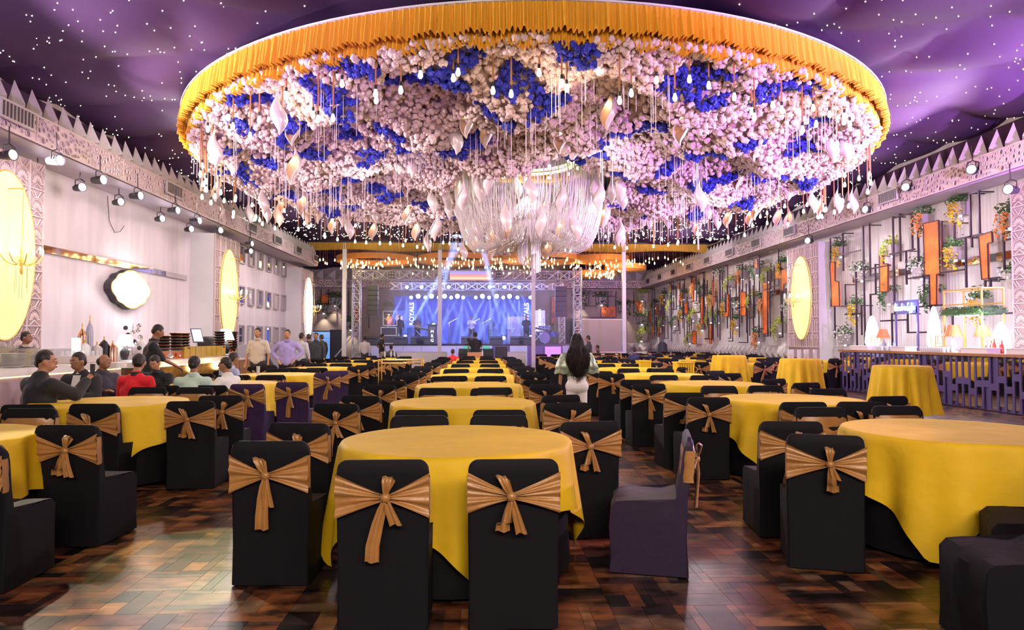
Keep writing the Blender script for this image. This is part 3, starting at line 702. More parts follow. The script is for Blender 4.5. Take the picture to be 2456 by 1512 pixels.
# ------------------------------------------------------------------ stage canopy with fringe, rings and many bulbs
YS = 37.4
sc_ = thing('stage_canopy', 'long dark canopy frame with mustard gathered fringe on white poles before stage', 'canopy', (0, YS, 0))
def wavefringe():
    n = 1500; x = np.linspace(-9.4, 12.3, n); q = np.random.RandomState(5); ph = np.cumsum(q.uniform(.6, 1.5, n)); pl = np.sin(ph); V = []
    for j in range(5):
        t = j / 4; V.append(np.stack([x, .04 * pl * (.3 + t) - .3 * np.sin(x * .9) * 0, 6.72 - .42 * t - (.05 * np.sin(x * 1.1) + .02 * pl) * t], -1))
    V = np.concatenate(V); I = np.arange(n * 5).reshape(5, n); return npmesh('gathered_fringe', V, np.stack([I[:-1, :-1], I[:-1, 1:], I[1:, 1:], I[1:, :-1]], -1).reshape(-1, 4), M['fringe2'], smooth=True)
ob('gathered_fringe', wavefringe(), sc_)
build('canopy_frame', MB().box((1.45, .15, 6.76), (21.8, .25, .1)), M['dark'], sc_)
for x in (-7.46, -2.35, 2.72, 7.68): build('white_pole', MB().box((x, .1, 3.35), (.2, .2, 6.7)), M['white'], sc_)
mring = mat('orange_lit_felt', (.55, .22, .05), .6, emit=(1, .35, .06), es=.10)
for i, (x, y, r_, z) in enumerate(((-6.5, 5, 2.4, 6.2), (-1.5, 6, 2.6, 6.35), (3.6, 5, 2.5, 6.3), (7.2, 4.2, 1.6, 6.2), (9.0, 6, 1.3, 5.9), (7.4, 8.5, 1.5, 5.7))):
    t = thing('felt_ring', 'orange lit hanging ring above the stage bulbs, %s' % ('behind first white pole', 'left of stage centre', 'right of stage centre', 'behind last white pole', 'smallest beside planter wall', 'lowest over grey screen')[i], 'ceiling ring', (x, YS + y, z))
    build('ring_band', MB().lathe([(r_, 0), (r_, .32), (r_ - .35, .36), (r_ - .4, .04), (r_, 0)], n=48), mring, t, True)
    build('hanger', MB().tube((r_ - .2, 0, .3), (r_ - .2, 0, 6.98 - z), .01).tube((-r_ + .2, 0, .3), (-r_ + .2, 0, 6.98 - z), .01), M['dark'], t)
SG = 'bulbs above the stage'; sp = []
for L in (.5, .8, 1.1, 1.4, 1.8):
    t = thing('pendant_bulb', 'small warm bulb on cord above the stage behind gold fringe', 'bulb', (0, 0, 0), 0, SG)
    build('cord', MB().tube((0, 0, 0), (0, 0, -L), .009, n=4, cap=False), M['cord'], t)
    build('bulb', MB().lathe([(.015, -L), (.038, -L - .08), (.034, -L - .12), (.001, -L - .16)], n=6), M['bulb'], t, 'all'); sp.append(t)
qb = random.Random(31); spots_ = []
for (px_, py_, sx_, sy_, n_) in ((835, 635, 22, 10, 40), (890, 637, 32, 8, 50), (960, 632, 40, 12, 40), (1040, 633, 50, 12, 40), (1120, 628, 40, 12, 40), (1215, 635, 40, 14, 50), (1290, 632, 40, 14, 60), (1360, 632, 30, 12, 30), (1450, 640, 38, 14, 90), (1440, 662, 36, 7, 70), (1520, 632, 25, 8, 30), (1575, 625, 30, 10, 14), (1620, 632, 25, 8, 12), (780, 628, 25, 8, 10), (1150, 650, 160, 8, 60)):
    for _ in range(n_): (qb.random() < .58) and spots_.append((px_ + qb.uniform(-sx_, sx_), py_ + qb.uniform(-sy_, sy_)))
qb.shuffle(spots_); rest = MB()
for k, (a, b) in enumerate(spots_):
    Yd = qb.uniform(38.0, 44) if b > 625 else qb.uniform(38, 40); p = P(a, b, Y=Yd); L = max(.4, 6.6 - p.z)
    if k < 150: j_ = min(range(5), key=lambda i: abs((.5, .8, 1.1, 1.4, 1.8)[i] - (6.75 - p.z))); place(sp, j_, (p.x, p.y, p.z + (.5, .8, 1.1, 1.4, 1.8)[j_] + .1))
    else:
        rest.m = 0; rest.lathe([(.015, 0), (.038, -.08), (.034, -.12), (.001, -.16)], (p.x, p.y, p.z + .1), 5); rest.m = 1; rest.tube((p.x, p.y, p.z + .1), (p.x, p.y, 6.55), .006, n=3, cap=False)
o = build('many_bulbs', rest, [M['bulb'], M['cord']]); tag(o, 'mass of further small warm bulbs hung over the stage', 'bulbs', SG, 'stuff')
# ------------------------------------------------------------------ chairs in stretch covers with tied sashes
CHH = .895; CW = .475
def back_y(z):                                     # rear face of the cover (chair faces +Y)
    return -.245 - .055 * (z / CHH) ** 1.5 + .0
def cover_mesh(m, seed=0):
    q = random.Random(seed); US = [-1, -.99, -.965, -.93, -.88, -.82, -.7, -.45, -.2, 0, .2, .45, .7, .82, .88, .93, .965, .99, 1]; ns = len(US); V = []
    # side profile, from rear hem up over the back, down the front of the back, over the seat, to the front hem
    prof = [(-.265, .008, 0), (-.262, .25, 0), (-.268, .5, 0), (-.288, .70, 0), (-.300, .82, 1), (-.302, .865, 2), (-.290, .893, 3), (-.268, .892, 3), (-.252, .865, 2), (-.245, .80, 1), (-.225, .62, 0), (-.20, .50, 0), (-.10, .475, 0),
            (.10, .478, 0), (.19, .468, 0), (.225, .43, 0), (.232, .30, 0), (.225, .12, 0), (.235, .012, 0)]
    k = len(prof)
    for i in range(ns):
        u = US[i]; au = abs(u); x = u * CW / 2
        for j, (y, z, c) in enumerate(prof):
            zz = z; xx = x * (1 - .03 * (z < .47) * (.5 - abs(z - .25)) * 1.2)
            if c:                                    # round the top corners
                e = max(0, (au - .78) / .22); lim = CHH - .058 * (1 - math.sqrt(max(0, 1 - e * e)))
                zz = z - (CHH - lim) * min(1, (z - .78) / .1)
            yy = y
            if au > .98: yy = y * .985 if y > 0 else y + .008
            yy += .004 * math.sin(17 * z + 5 * u + seed) * (z < .45) + q.uniform(-.0015, .0015)
            V.append((xx, yy, zz))
    Fs = [(i * k + j, i * k + j + 1, (i + 1) * k + j + 1, (i + 1) * k + j) for i in range(ns - 1) for j in range(k - 1)]
    Fs = [f[::-1] for f in Fs]
    # side walls: rings of the profile closed towards the inside
    for i, rev in ((0, False), (ns - 1, True)):
        b = i * k; P_ = [(0, 1, 18, 18), (1, 2, 16, 17), (2, 11, 14, 15), (2, 3, 10, 11), (3, 4, 9, 10), (4, 5, 8, 9), (5, 6, 7, 8), (11, 12, 13, 14), (1, 17, 18, 18), (2, 15, 16, 16)]
        for f in P_:
            f = tuple(dict.fromkeys(b + t for t in f)); Fs.append(f if rev else f[::-1])
    mb = MB(); mb.add(V, Fs); return mb.mesh('chair_cover', m, True)
def sash_mesh(seed):
    q = random.Random(seed); nu, nv = 24, 28; V = []; kx = q.uniform(-.02, .03); kz = .700 + q.uniform(-.012, .015); ph = q.uniform(0, 6)
    hw = CW / 2 + .004
    for i in range(nu + 1):
        u = -1 + 2 * i / nu; x = kx + (u * (hw - kx) if u > 0 else u * (hw + kx)); au = abs(u)
        top = kz + .014 + (.108) * au ** 1.15; bot = kz - .014 - (.092 + .012 * math.sin(ph)) * au ** 1.05
        for j in range(nv + 1):
            v = j / nv; z = bot + (top - bot) * v
            pleat = .0085 * math.sin(v * 27 + ph + 1.5 * math.sin(3 * v + ph)) * (.6 + .4 * (1 - au)) + .007 * math.sin(v * 12 + ph * 2 + u)
            y = back_y(z) - .026 - .020 * (1 - au) ** 2 + pleat
            V.append((x, y, z))
    Fs = [(i * (nv + 1) + j, (i + 1) * (nv + 1) + j, (i + 1) * (nv + 1) + j + 1, i * (nv + 1) + j + 1) for i in range(nu) for j in range(nv)]
    mb = MB(); mb.add(V, Fs)
    nb = len(mb.v)                                    # wrap round the sides and front
    ring = [(-hw, -.30), (-hw - .004, -.265), (-hw + .006, -.228), (0, -.222), (hw - .006, -.228), (hw + .004, -.265), (hw, -.30)]; vs = []
    for (x, y) in ring:
        for z in (.606, .64, .68, .71, .75, .78, .808): vs.append((x, y - .055 * (z / CHH) ** 1.5 + .03 + .003 * math.sin(60 * z), z))
    mb.add(vs, [(i * 7 + j, i * 7 + j + 1, (i + 1) * 7 + j + 1, (i + 1) * 7 + j) for i in range(6) for j in range(6)])
    return mb.mesh('sash_band', M['gold_satin'], 'all'), (kx, back_y(kz) - .055, kz)
def ribbon(pts, widths, thick=.006, curl=.012, seed=0):
    mb = MB(); V = []; nw = 6
    for s, ((x, y, z), w_) in enumerate(zip(pts, widths)):
        for j in range(nw + 1):
            t = j / nw - .5; V.append((x + t * w_, y + curl * math.cos(t * 9 + seed + s * .25), z + .004 * math.sin(s + t * 6)))
    n = len(pts)
    mb.add(V, [(i * (nw + 1) + j, i * (nw + 1) + j + 1, (i + 1) * (nw + 1) + j + 1, (i + 1) * (nw + 1) + j) for i in range(n - 1) for j in range(nw)]); return mb
def make_chair(seed, fab='black_fab', name='banquet_chair'):
    q = random.Random(seed); t = thing(name, '', 'chair')
    build_c = ob('cover', CM[fab][seed % 3], t)
    me, (kx, ky, kz) = SM[seed % 5]; band = ob('sash_band', me, t)
    kn = MB().ball((kx, ky, kz), (.028, .022, .026), 8, 6); build('knot', kn, M['gold_satin'], t, 'all')
    # loop standing above the knot
    dx = q.uniform(-.055, .02); pts = [(kx, ky, kz), (kx + dx * .6, ky - .02, kz + .05), (kx + dx, ky - .03, kz + .095), (kx + dx * 1.3, ky - .012, kz + .112), (kx + dx * 1.1 + .02, ky + .005, kz + .08), (kx, ky, kz + .01)]
    build('bow_loop', ribbon(pts, [.02, .038, .05, .05, .04, .02], seed=q.uniform(0, 3), curl=.008), M['gold_satin'], t, 'all')
    L = q.choice((.18, .26, .31, .33)); sx = q.uniform(-.07, .03)
    pts = [(kx, ky, kz), (kx + sx * .3, ky - .006, kz - .06), (kx + sx * .6, ky - .004, kz - .13), (kx + sx, ky + .006, kz - L * .75), (kx + sx * 1.05, ky + .012, kz - L)]
    build('tail', ribbon(pts, [.025, .05, .062, .072, .076], seed=q.uniform(0, 3)), M['gold_satin'], t, 'all')
    sx = q.uniform(.02, .09); L2 = q.choice((.10, .14, .19))
    pts = [(kx, ky, kz), (kx + sx * .5, ky - .01, kz - L2 * .5), (kx + sx, ky, kz - L2)]
    build('tail', ribbon(pts, [.022, .045, .06], seed=1), M['gold_satin'], t, 'all')
    for s in (-1, 1): build('runner', MB().tube((s * .205, -.2, .012), (s * .205, .235, .012), .010, n=6), M['chrome'], t)
    return t
CM = {k: [cover_mesh(M[k], i) for i in range(3)] for k in ('black_fab', 'purple_lit_fab', 'dark_purple_lit_fab')}
SM = [sash_mesh(i) for i in range(5)]
CHS = [make_chair(i) for i in range(6)]; CHP = [make_chair(i + 11, 'purple_lit_fab') for i in range(2)]; CHD = [make_chair(17, 'dark_purple_lit_fab')]
# ------------------------------------------------------------------ round tables and their cloths
TZ = .83; TR = .775
def cloth_mesh(seed, rot=0, half=1.16, R_=TR, zt=TZ, round_=None, zhem=.4, m='cloth', waves=None):
    q = np.random.RandomState(seed); na = 168; a = np.linspace(0, 2 * np.pi, na, endpoint=False); V = [(0, 0, zt + .004)]; rings = []
    b = a - rot + math.pi / 4; ext = half / np.maximum(np.abs(np.cos(b)), np.abs(np.sin(b))) if round_ is None else np.full(na, round_)
    ext = np.minimum(ext, half * 1.36) if round_ is None else ext
    drop = np.minimum(ext - R_, zt - .05)
    w1 = waves or 17; ph = q.uniform(0, 6, 4)
    fold = np.sin(w1 * a + ph[0] + 1.1 * np.sin(3 * a + ph[1])) * .6 + np.sin((w1 // 2 + 2) * a + ph[2]) * .5
    for t in (.3, .6, .85, .96, 1.0):
        for i in range(na): V.append((t * R_ * math.cos(a[i]), t * R_ * math.sin(a[i]), zt + .004 + .003 * math.sin(5 * a[i] + 7 * t + seed) * (t < .97)))
    for t in (.03, .12, .3, .5, .7, .85, 1.0):
        for i in range(na):
            d = drop[i] * t; corner = max(0, drop[i] - .4)
            amp = (.006 + .085 * d) * (1 + .8 * corner); rr = R_ + .012 + .08 * d + amp * fold[i] + .05 * d * corner
            V.append((rr * math.cos(a[i]), rr * math.sin(a[i]), zt - .004 - d + .006 * math.sin(9 * a[i] + seed)))
    Fs = [(0, 1 + i, 1 + (i + 1) % na) for i in range(na)]
    for j in range(11):
        o_ = 1 + j * na; Fs += [(o_ + i, o_ + na + i, o_ + na + (i + 1) % na, o_ + (i + 1) % na) for i in range(na)]
    mb = MB(); mb.add(V, Fs); me = mb.mesh('tablecloth', M[m], 'all'); return me
CL = [cloth_mesh(s, r_) for s, r_ in ((1, R(15)), (2, R(50)), (3, R(20)), (4, R(47)))]
def table_proto():
    t = thing('round_table', '', 'table')
    build('tabletop', MB().lathe([(.01, .80), (TR - .01, .80), (TR - .004, .815), (TR - .01, .828), (.01, .828)], n=40), M['wood'], t)
    build('black_underskirt', MB().lathe([(TR - .012, .80), (TR - .03, .6), (TR + .0, .03)], n=40), M['black_fab'], t, True)
    return t
TP = table_proto()
COLN = {'c': 'centre column', 'l': 'bar-side column', 'r': 'column across the aisle', 'o': 'planter-side column', 'x': 'outermost column'}
ORD = ['first', 'second', 'third', 'fourth', 'fifth', 'sixth', 'seventh', 'eighth', 'ninth', 'tenth']
ctr = {'n': 0}
SLOT = {}
def chair(x, y, rz, lab, grp, pl=None, k=None):
    k = ctr['n'] if k is None else k; ctr['n'] += 1
    return place(pl or CHS, k, (x, y, 0), rz, lab, grp)
qc = random.Random(77)
# slot: dx, dy, facing (deg; 0 faces the stage), phrase
SL = [(-.34, -1.12, 0, 'left of the near pair'), (.34, -1.12, 0, 'right of the near pair'), (-.38, .98, 180, 'left of the far pair'), (.30, .98, 180, 'right of the far pair'),
      (-1.10, -.55, -12, 'nearer one on left side'), (-1.08, .42, -20, 'farther one on left side'), (1.02, -.50, 14, 'nearer one on right side'), (.98, .42, 22, 'farther one on right side')]
def grp_table(x, y, col, row, ck=0, skip=(), over={}, extra=()):
    nm = '%s table of %s' % (ORD[row], COLN[col])
    t = TP if ctr.get('tp') is None else None
    lab = 'round banquet table under its yellow cloth, ' + nm
    if t is not None: ctr['tp'] = 1; t.location = (x, y, 0); t['label'] = lab; t['group'] = 'round banquet tables'
    else: t = dup(TP, (x, y, 0), 0, lab, 'round banquet tables')
    c = ob('tablecloth', CL[ck % 4], None, (x, y, 0)); tag(c, 'yellow satin cloth with pointed hem on ' + nm, 'tablecloth', 'yellow round tablecloths')
    for i, (dx, dy, fa, ph) in enumerate(SL):
        if i in skip: continue
        if i in over: X_, Y_, f_ = over[i][:3]
        else: X_, Y_, f_ = x + dx + qc.uniform(-.04, .04), y + dy + qc.uniform(-.06, .06), fa + qc.uniform(-5, 5)
        pl = CHD if i in over and len(over[i]) > 3 else None
        if col == 'l' and row in (2, 3) and i in (6, 7): pl = CHP
        chair(X_, Y_, R(f_), '%s chair, gold sash, %s, %s' % ('purple-lit' if pl else 'black', ph, nm.replace(' of ', ' in ')), 'covered chairs with gold sashes', pl)
# centre column
grp_table(-.18, 4.80, 'c', 0, 0, over={0: (-.52, 3.93, 0), 1: (.155, 3.92, 1), 2: (-.52, 5.45, 180), 3: (.13, 5.45, 180), 4: (-1.30, 4.63, -2), 5: (-1.33, 5.55, -10), 6: (1.10, 4.68, 76, 'p'), 7: (.77, 5.55, 9)})
for i, y in enumerate((7.62, 10.44, 13.25, 16.1, 18.9, 21.7, 24.5)):
    grp_table(-.22 + .01 * i, y, 'c', i + 1, i + 1)
# column along bar wall
grp_table(-4.02, 5.05, 'l', 0, 1, skip=(0, 4, 5), over={6: (-3.08, 4.55, 0), 7: (-3.02, 5.5, -4), 1: (-3.60, 3.95, 0), 3: (-4.1, 6.2, 180), 2: (-4.75, 6.3, 180)})
grp_table(-4.08, 7.80, 'l', 1, 2, skip=(4, 5), over={0: (-4.40, 7.15, 5), 1: (-3.77, 7.2, -2), 2: (-4.38, 9.0, 180), 3: (-3.76, 8.95, 178), 6: (-2.98, 7.45, 4), 7: (-2.96, 8.15, 8)})
grp_table(-4.0, 10.95, 'l', 2, 0, skip=(4, 5), over={6: (-3.30, 10.15, 0), 7: (-2.78, 10.55, -2)})
for i, y in enumerate((13.75, 16.8, 19.6, 22.4, 25.2)): grp_table(-4.0 + .03 * i, y, 'l', i + 3, i)
# column across the aisle
grp_table(3.55, 5.10, 'r', 0, 3, skip=(), over={0: (2.60, 3.35, 80), 1: (3.22, 3.98, 60), 4: (2.33, 4.75, 30 - 48), 5: (2.38, 5.5, -6), 2: (3.1, 6.0, 180), 3: (3.88, 6.1, 180), 6: (4.6, 4.8, 40), 7: (4.6, 5.6, 60)})
grp_table(3.53, 7.85, 'r', 1, 1, over={0: (3.2, 7.1, 0), 1: (3.82, 7.1, -6), 4: (2.42, 7.68, 2), 5: (2.36, 8.35, 0), 2: (3.11, 8.75, 180), 3: (3.81, 8.95, 180), 6: (4.42, 7.75, 8), 7: (4.36, 8.35, 180)})
grp_table(3.53, 10.65, 'r', 2, 2, over={4: (2.34, 10.0, 0), 5: (2.36, 10.95, 0)})
for i, y in enumerate((13.4, 16.2, 19.0, 21.8, 24.6)): grp_table(3.5 - .03 * i, y, 'r', i + 3, i + 1)
for i, y in enumerate((19.6, 22.4, 25.2, 28.0)): grp_table(7.1, y, 'o', i, i, skip=(6,))
for i, y in enumerate((22.0, 25.0, 28.5, 31.5)): grp_table(10.3, y, 'x', i, i + 1, skip=(6, 7) if i % 2 else (6,))
for i, (x, y) in enumerate(((2.4, 28.5), (5.0, 30.5), (8.4, 34))):
    for j in range(4): chair(x + .62 * j, y + .3 * (j % 2), R(0 if j % 2 else 176), 'black chair in loose row before the stage, %s of %s' % (ORD[j], ('nearest row', 'middle row', 'row by the planter wall')[i]), 'loose chairs before the stage')
# ------------------------------------------------------------------ high cocktail tables with pleated cloths
def cocktail(x, y, seed, lab):
    me = cloth_mesh(seed, 0, .55, .40, 1.10, .40 + .72, m='cloth', waves=15)
    t = thing('cocktail_table', lab, 'table', (x, y, 0), 0, 'high cocktail tables')
    build('tabletop', MB().lathe([(.01, 1.07), (.39, 1.07), (.395, 1.085), (.39, 1.098), (.01, 1.098)], n=28), M['wood'], t)
    build('pedestal', MB().lathe([(.01, 0), (.28, .005), (.28, .03), (.03, .06), (.03, 1.07)], n=20), M['chrome'], t, True)
    c = ob('tablecloth', me, None, (x, y, 0)); tag(c, 'long pleated ochre cloth over ' + lab.split(',')[0].replace('high round cocktail table', 'cocktail table') + ' ' + lab.split(',')[1].strip(), 'tablecloth', 'cocktail tablecloths')
cocktail(6.55, 10.6, 11, 'high round cocktail table, nearest to the mirrored bar')
cocktail(6.75, 14.5, 12, 'high round cocktail table, holding glasses near the cream oval pillar')
cocktail(6.25, 17.4, 13, 'high round cocktail table, farthest from the mirrored bar')
def tumbler(x, y, z, r, h, fill, lab, grp):
    t = thing('glass_tumbler', lab, 'glass', (x, y, z), 0, grp)
    build('glass_body', MB().lathe([(.002, .002), (r * .85, .002), (r, h), (r - .004, h), (r * .8, .01), (.002, .01)], n=12), M['glass'], t, True)
    if fill: build('orange_drink', MB().lathe([(.001, .012), (r * .78, .012), (r * .82, h * .45), (.001, h * .45)], n=10), mat('orange_juice', (.9, .4, .03), .3), t)
for i, (dx, dy, f_) in enumerate(((-.28, -.1, 1), (-.16, .05, 0), (-.08, -.12, 0), (.12, 0, 1), (.2, .12, 0), (.32, .0, 0))):
    tumbler(6.75 + dx, 14.5 + dy, 1.108, .045, .19, f_, 'clear tumbler with orange drink on middle cocktail table' if f_ else 'tall clear tumbler on middle cocktail table', 'tumblers on the middle cocktail table')
tumbler(-4.25, 13.3, .838, .035, .17, 0, 'tall clear glass standing alone on fourth bar-wall table', None)
# narrow cloth-draped square tables and gold trolley frames further back
for i, (x, y, w_, h_) in enumerate(((4.55, 15.6, .38, .98), (4.1, 17.6, .3, .95), (5.9, 19, .4, .9))):
    t = MB().box((0, 0, h_ / 2 + .05), (w_, .4, h_ - .1)); n_ = 7
    for k in range(n_):
        t.tube((-w_ / 2 + w_ * (k + .5) / n_, -.2, .06), (-w_ / 2 + w_ * (k + .5) / n_, -.2, h_ - .02), w_ / n_ * .52, w_ / n_ * .42, 8)
    t.box((0, 0, h_ + .01), (w_ + .03, .44, .03))
    o = build('service_pedestal', t, M['cloth'], None, True, (x, y, 0)); tag(o, 'narrow service stand draped in pale gold cloth, ' + ('nearest of three', 'middle of three', 'tucked behind cocktail tables')[i], 'stand', 'draped service stands')
for i, (x, y, w_) in enumerate(((-1.95, 16.6, 1.0), (4.0, 24.0, 1.5))):
    t = thing('gold_trolley', 'slim gold framed serving trolley ' + ('in the left aisle with tall legs' if not i else 'far back before the seated pair'), 'trolley', (x, y, 0))
    for a in (-1, 1):
        for b in (-1, 1): build('leg', MB().tube((a * w_ / 2, b * .25, .02), (a * w_ / 2, b * .25, 1.05), .018, n=6), M['gold'], t)
    for z in (.4, .95, 1.03):
        for b in (-1, 1): build('rail', MB().tube((-w_ / 2, b * .25, z), (w_ / 2, b * .25, z), .014, n=6), M['gold'], t)
    build('glass_shelf', MB().box((0, 0, .95), (w_, .5, .015)), M['mirror'], t)
# ------------------------------------------------------------------ par cans under the ledges
def parcan():
    t = thing('par_can', '', 'spotlight')
    build('can_body', MB().lathe([(.02, -.17), (.06, -.16), (.075, -.05), (.085, .06), (.095, .08), (.080, .08), (.075, .04), (.02, .03)], n=14, axis='y'), M['dark'], t, True)
    build('lens', MB().lathe([(.001, .066), (.078, .066), (.078, .05), (.001, .05)], n=14, axis='y'), M['par'], t)
    build('yoke', MB().path([(-.1, 0, 0), (-.1, 0, .13), (0, 0, .18), (.1, 0, .13), (.1, 0, 0)], .010, 5), M['black'], t)
    build('drop_cable', MB().tube((0, 0, .18), (.01, 0, .46), .010, n=5), M['black'], t)
    return t
PC = [parcan()]
lst = [(22, 372), (90, 418), (135, 385), (192, 450), (240, 432), (285, 485), (330, 470), (385, 525), (420, 505), (455, 550), (473, 530), (525, 553), (600, 585), (598, 603)]
for i, (a, b) in enumerate(lst):
    z = 5.05 if i % 2 else 4.9; p = P(a, b, Z=z)
    if i == 13: z = 4.75; p = P(a, b, Z=z)
    o = place(PC, 0, p, R(-118 if i % 2 else -104), 'small black par can glowing lilac under left ledge, %s from the camera' % (ORD + ['eleventh', 'twelfth', 'thirteenth', 'fourteenth'])[i], 'par cans under the left ledge', (1.15,) * 3)
lst = [(2424, 455), (1940, 578), (2080, 503), (2175, 450), (1968, 520), (2333, 408)]
for i, (a, b) in enumerate(lst):
    p = P(a, b, X=11.9)
    place(PC, 0, p, R(112 + 14 * (i % 2)), 'black par can under right ledge, ' + ('above the fan-carved pillar edge', 'above the cream oval pillar', 'over the bar planters', 'left of the brightest lamp', 'farthest one in front of fretwork', 'brightest one near top corner')[i], 'par cans under the right ledge', (1.3,) * 3)
fl_ = thing('flood_lamp', 'bright green-white flood lamp on the left fretwork ledge', 'spotlight', P(606, 524, X=-8.7))
build('lamp_housing', MB().box((0, .06, 0), (.36, .12, .28)), M['black'], fl_); build('lamp_lens', MB().ball((0, -.03, 0), (.15, .05, .12), 10, 6), mat('flood_lens', (1, 1, 1), .3, emit=(.9, 1, .85), es=30, nomis=True), fl_)
# pale shaped sign on the left wall
sg = thing('shaped_light_sign', 'glowing white scalloped sign without lettering on the pale bar wall', 'sign', (XL + .02, 19.6, 2.9))
n = 96; poly = []
for k in range(n):
    a = 2 * math.pi * k / n; r_ = 1 + .07 * math.cos(4 * a) * 1.2 - .05 * abs(math.cos(2 * a)) ** 8 + .05 * math.cos(8 * a)
    poly.append((r_ * 1.0 * math.copysign(abs(math.cos(a)) ** .8, math.cos(a)), r_ * .50 * math.copysign(abs(math.sin(a)) ** .8, math.sin(a))))
build('sign_box', MB().prism(poly, 0, .17, lambda a, b, c: (c, a, b)), M['dark'], sg)
build('glowing_face', MB().prism([(a * .94, b * .92) for a, b in poly], .17, .185, lambda a, b, c: (c, a, b)), mat('glowing_sign', (1, 1, 1), .5, emit=(1, .97, 1), es=5), sg)
rim = MB()
for k in range(n):
    a, b = poly[k], poly[(k + 1) % n]; rim.tube((.178, a[0] * .97, a[1] * .96), (.178, b[0] * .97, b[1] * .96), .018, n=4, cap=False)
build('rim', rim, M['goldp'], sg)
point((XL + .7, 19.6, 2.9), 50, (1, .95, 1), .3)
# small camera and looping cable on the wall
c_ = thing('security_camera', 'tiny dark dome camera on the white wall left of back pillar', 'camera', P(715, 690, X=XL + .1)); build('camera_body', MB().ball((0, 0, 0), .07, 8, 6), M['black'], c_); build('bracket', MB().tube((-.1, 0, .03), (0, 0, 0), .02), M['black'], c_)
pts = [P(a, b, X=XL + .03) for a, b in ((258, 470), (262, 530), (275, 558), (288, 556), (298, 542))]
tag(build('loose_cable', MB().path(pts, .008, 4), M['dark']), 'thin dark cable looping down the white wall', 'cable')
# ------------------------------------------------------------------ planter wall
def plant(kind, seed, hang=.5, n=70):
    q = random.Random(seed); t = thing('wall_planter', '', 'planter')
    build('planter_box', MB().add([(-.25, -.30, .0), (.25, -.30, .0), (.25, 0, .0), (-.25, 0, .0), (-.30, -.34, .40), (.30, -.34, .40), (.30, 0, .40), (-.30, 0, .40), (-.27, -.31, .36), (.27, -.31, .36), (.27, -.03, .36), (-.27, -.03, .36)],
          [(3, 2, 1, 0), (0, 1, 5, 4), (1, 2, 6, 5), (3, 0, 4, 7), (2, 3, 7, 6), (4, 5, 9, 8), (5, 6, 10, 9), (6, 7, 11, 10), (7, 4, 8, 11), (8, 9, 10, 11)]), M['planter'], t)
    def leaves(cnt, fn, sz):
        mb = MB()
        for _ in range(cnt):
            x, y, z, l = fn(); u = Vector((q.gauss(0, 1), q.gauss(0, 1), q.gauss(0, 1))).normalized(); v = u.orthogonal().normalized(); c = Vector((x, y, z)); s_ = sz * q.uniform(.7, 1.3)
            mb.add([c - u * s_, c + v * s_ * .45, c + u * s_, c - v * s_ * .45, c + u.cross(v) * s_ * .3], [(0, 1, 4), (1, 2, 4), (2, 3, 4), (3, 0, 4), (0, 3, 2, 1)])
        return mb
    up = lambda: (q.gauss(0, .22), -.17 + q.gauss(0, .12), .44 + abs(q.gauss(0, .15)), 0)
    st = [(q.uniform(-.3, .3), q.uniform(-.42, -.28), q.uniform(.4, 1.0) * hang) for _ in range(9)]
    def down():
        x, y, l = q.choice(st); f = q.random(); return (x + .03 * math.sin(9 * f) + q.gauss(0, .025), y - .06 * math.sin(f * 3) + q.gauss(0, .03), .42 - l * f, 0)
    L = build('foliage', leaves(int(n * 1.6), up, .065), M['leaf'] if kind != 'lime' else M['leafy'], t); L['kind'] = 'stuff'
    if kind == 'lime': o = build('trailing_leaves', leaves(int(n * 2), down, .05), M['leafy'], t)
    elif kind == 'white':
        o = build('white_blossoms', leaves(n * 3, lambda: (q.gauss(0, .27), -.27 + q.gauss(0, .11), .36 + q.gauss(0, .14), 0), .05), M['whitefl'], t)
    elif kind == 'fern': o = build('trailing_leaves', leaves(n, down, .07), M['leaf'], t)
    else:
        o = build('trailing_blossoms', leaves(int(n * 1.8), down, .055), M['yellowfl'] if kind == 'yellow' else M['orangefl'], t); b = build('trailing_leaves', leaves(n, down, .045), M['leaf'], t); b['kind'] = 'stuff'
    o['kind'] = 'stuff'
    build('down_lamp', MB().tube((0, -.16, -.05), (0, -.16, 0), .045, n=8), M['glow'], t)
    return t
KINDS = {'yellow': ('yellow', 'trailing yellow blossoms'), 'orange': ('orange', 'hanging orange blossoms'), 'lime': ('lime', 'trailing lime green leaves'), 'white': ('white', 'spreading white blossoms'), 'fern': ('fern', 'dark green leafy tuft')}
PLP = {k: [plant(k, 5 + i, .95 if k in ('yellow', 'orange') else .8, 60)] for i, k in enumerate(KINDS)}
def c7(x, y): return (1480 + x / 4.912, 560 + y / 4.912)
def c5(x, y): return (1756 + x / 2.8, 460 + y / 2.8)
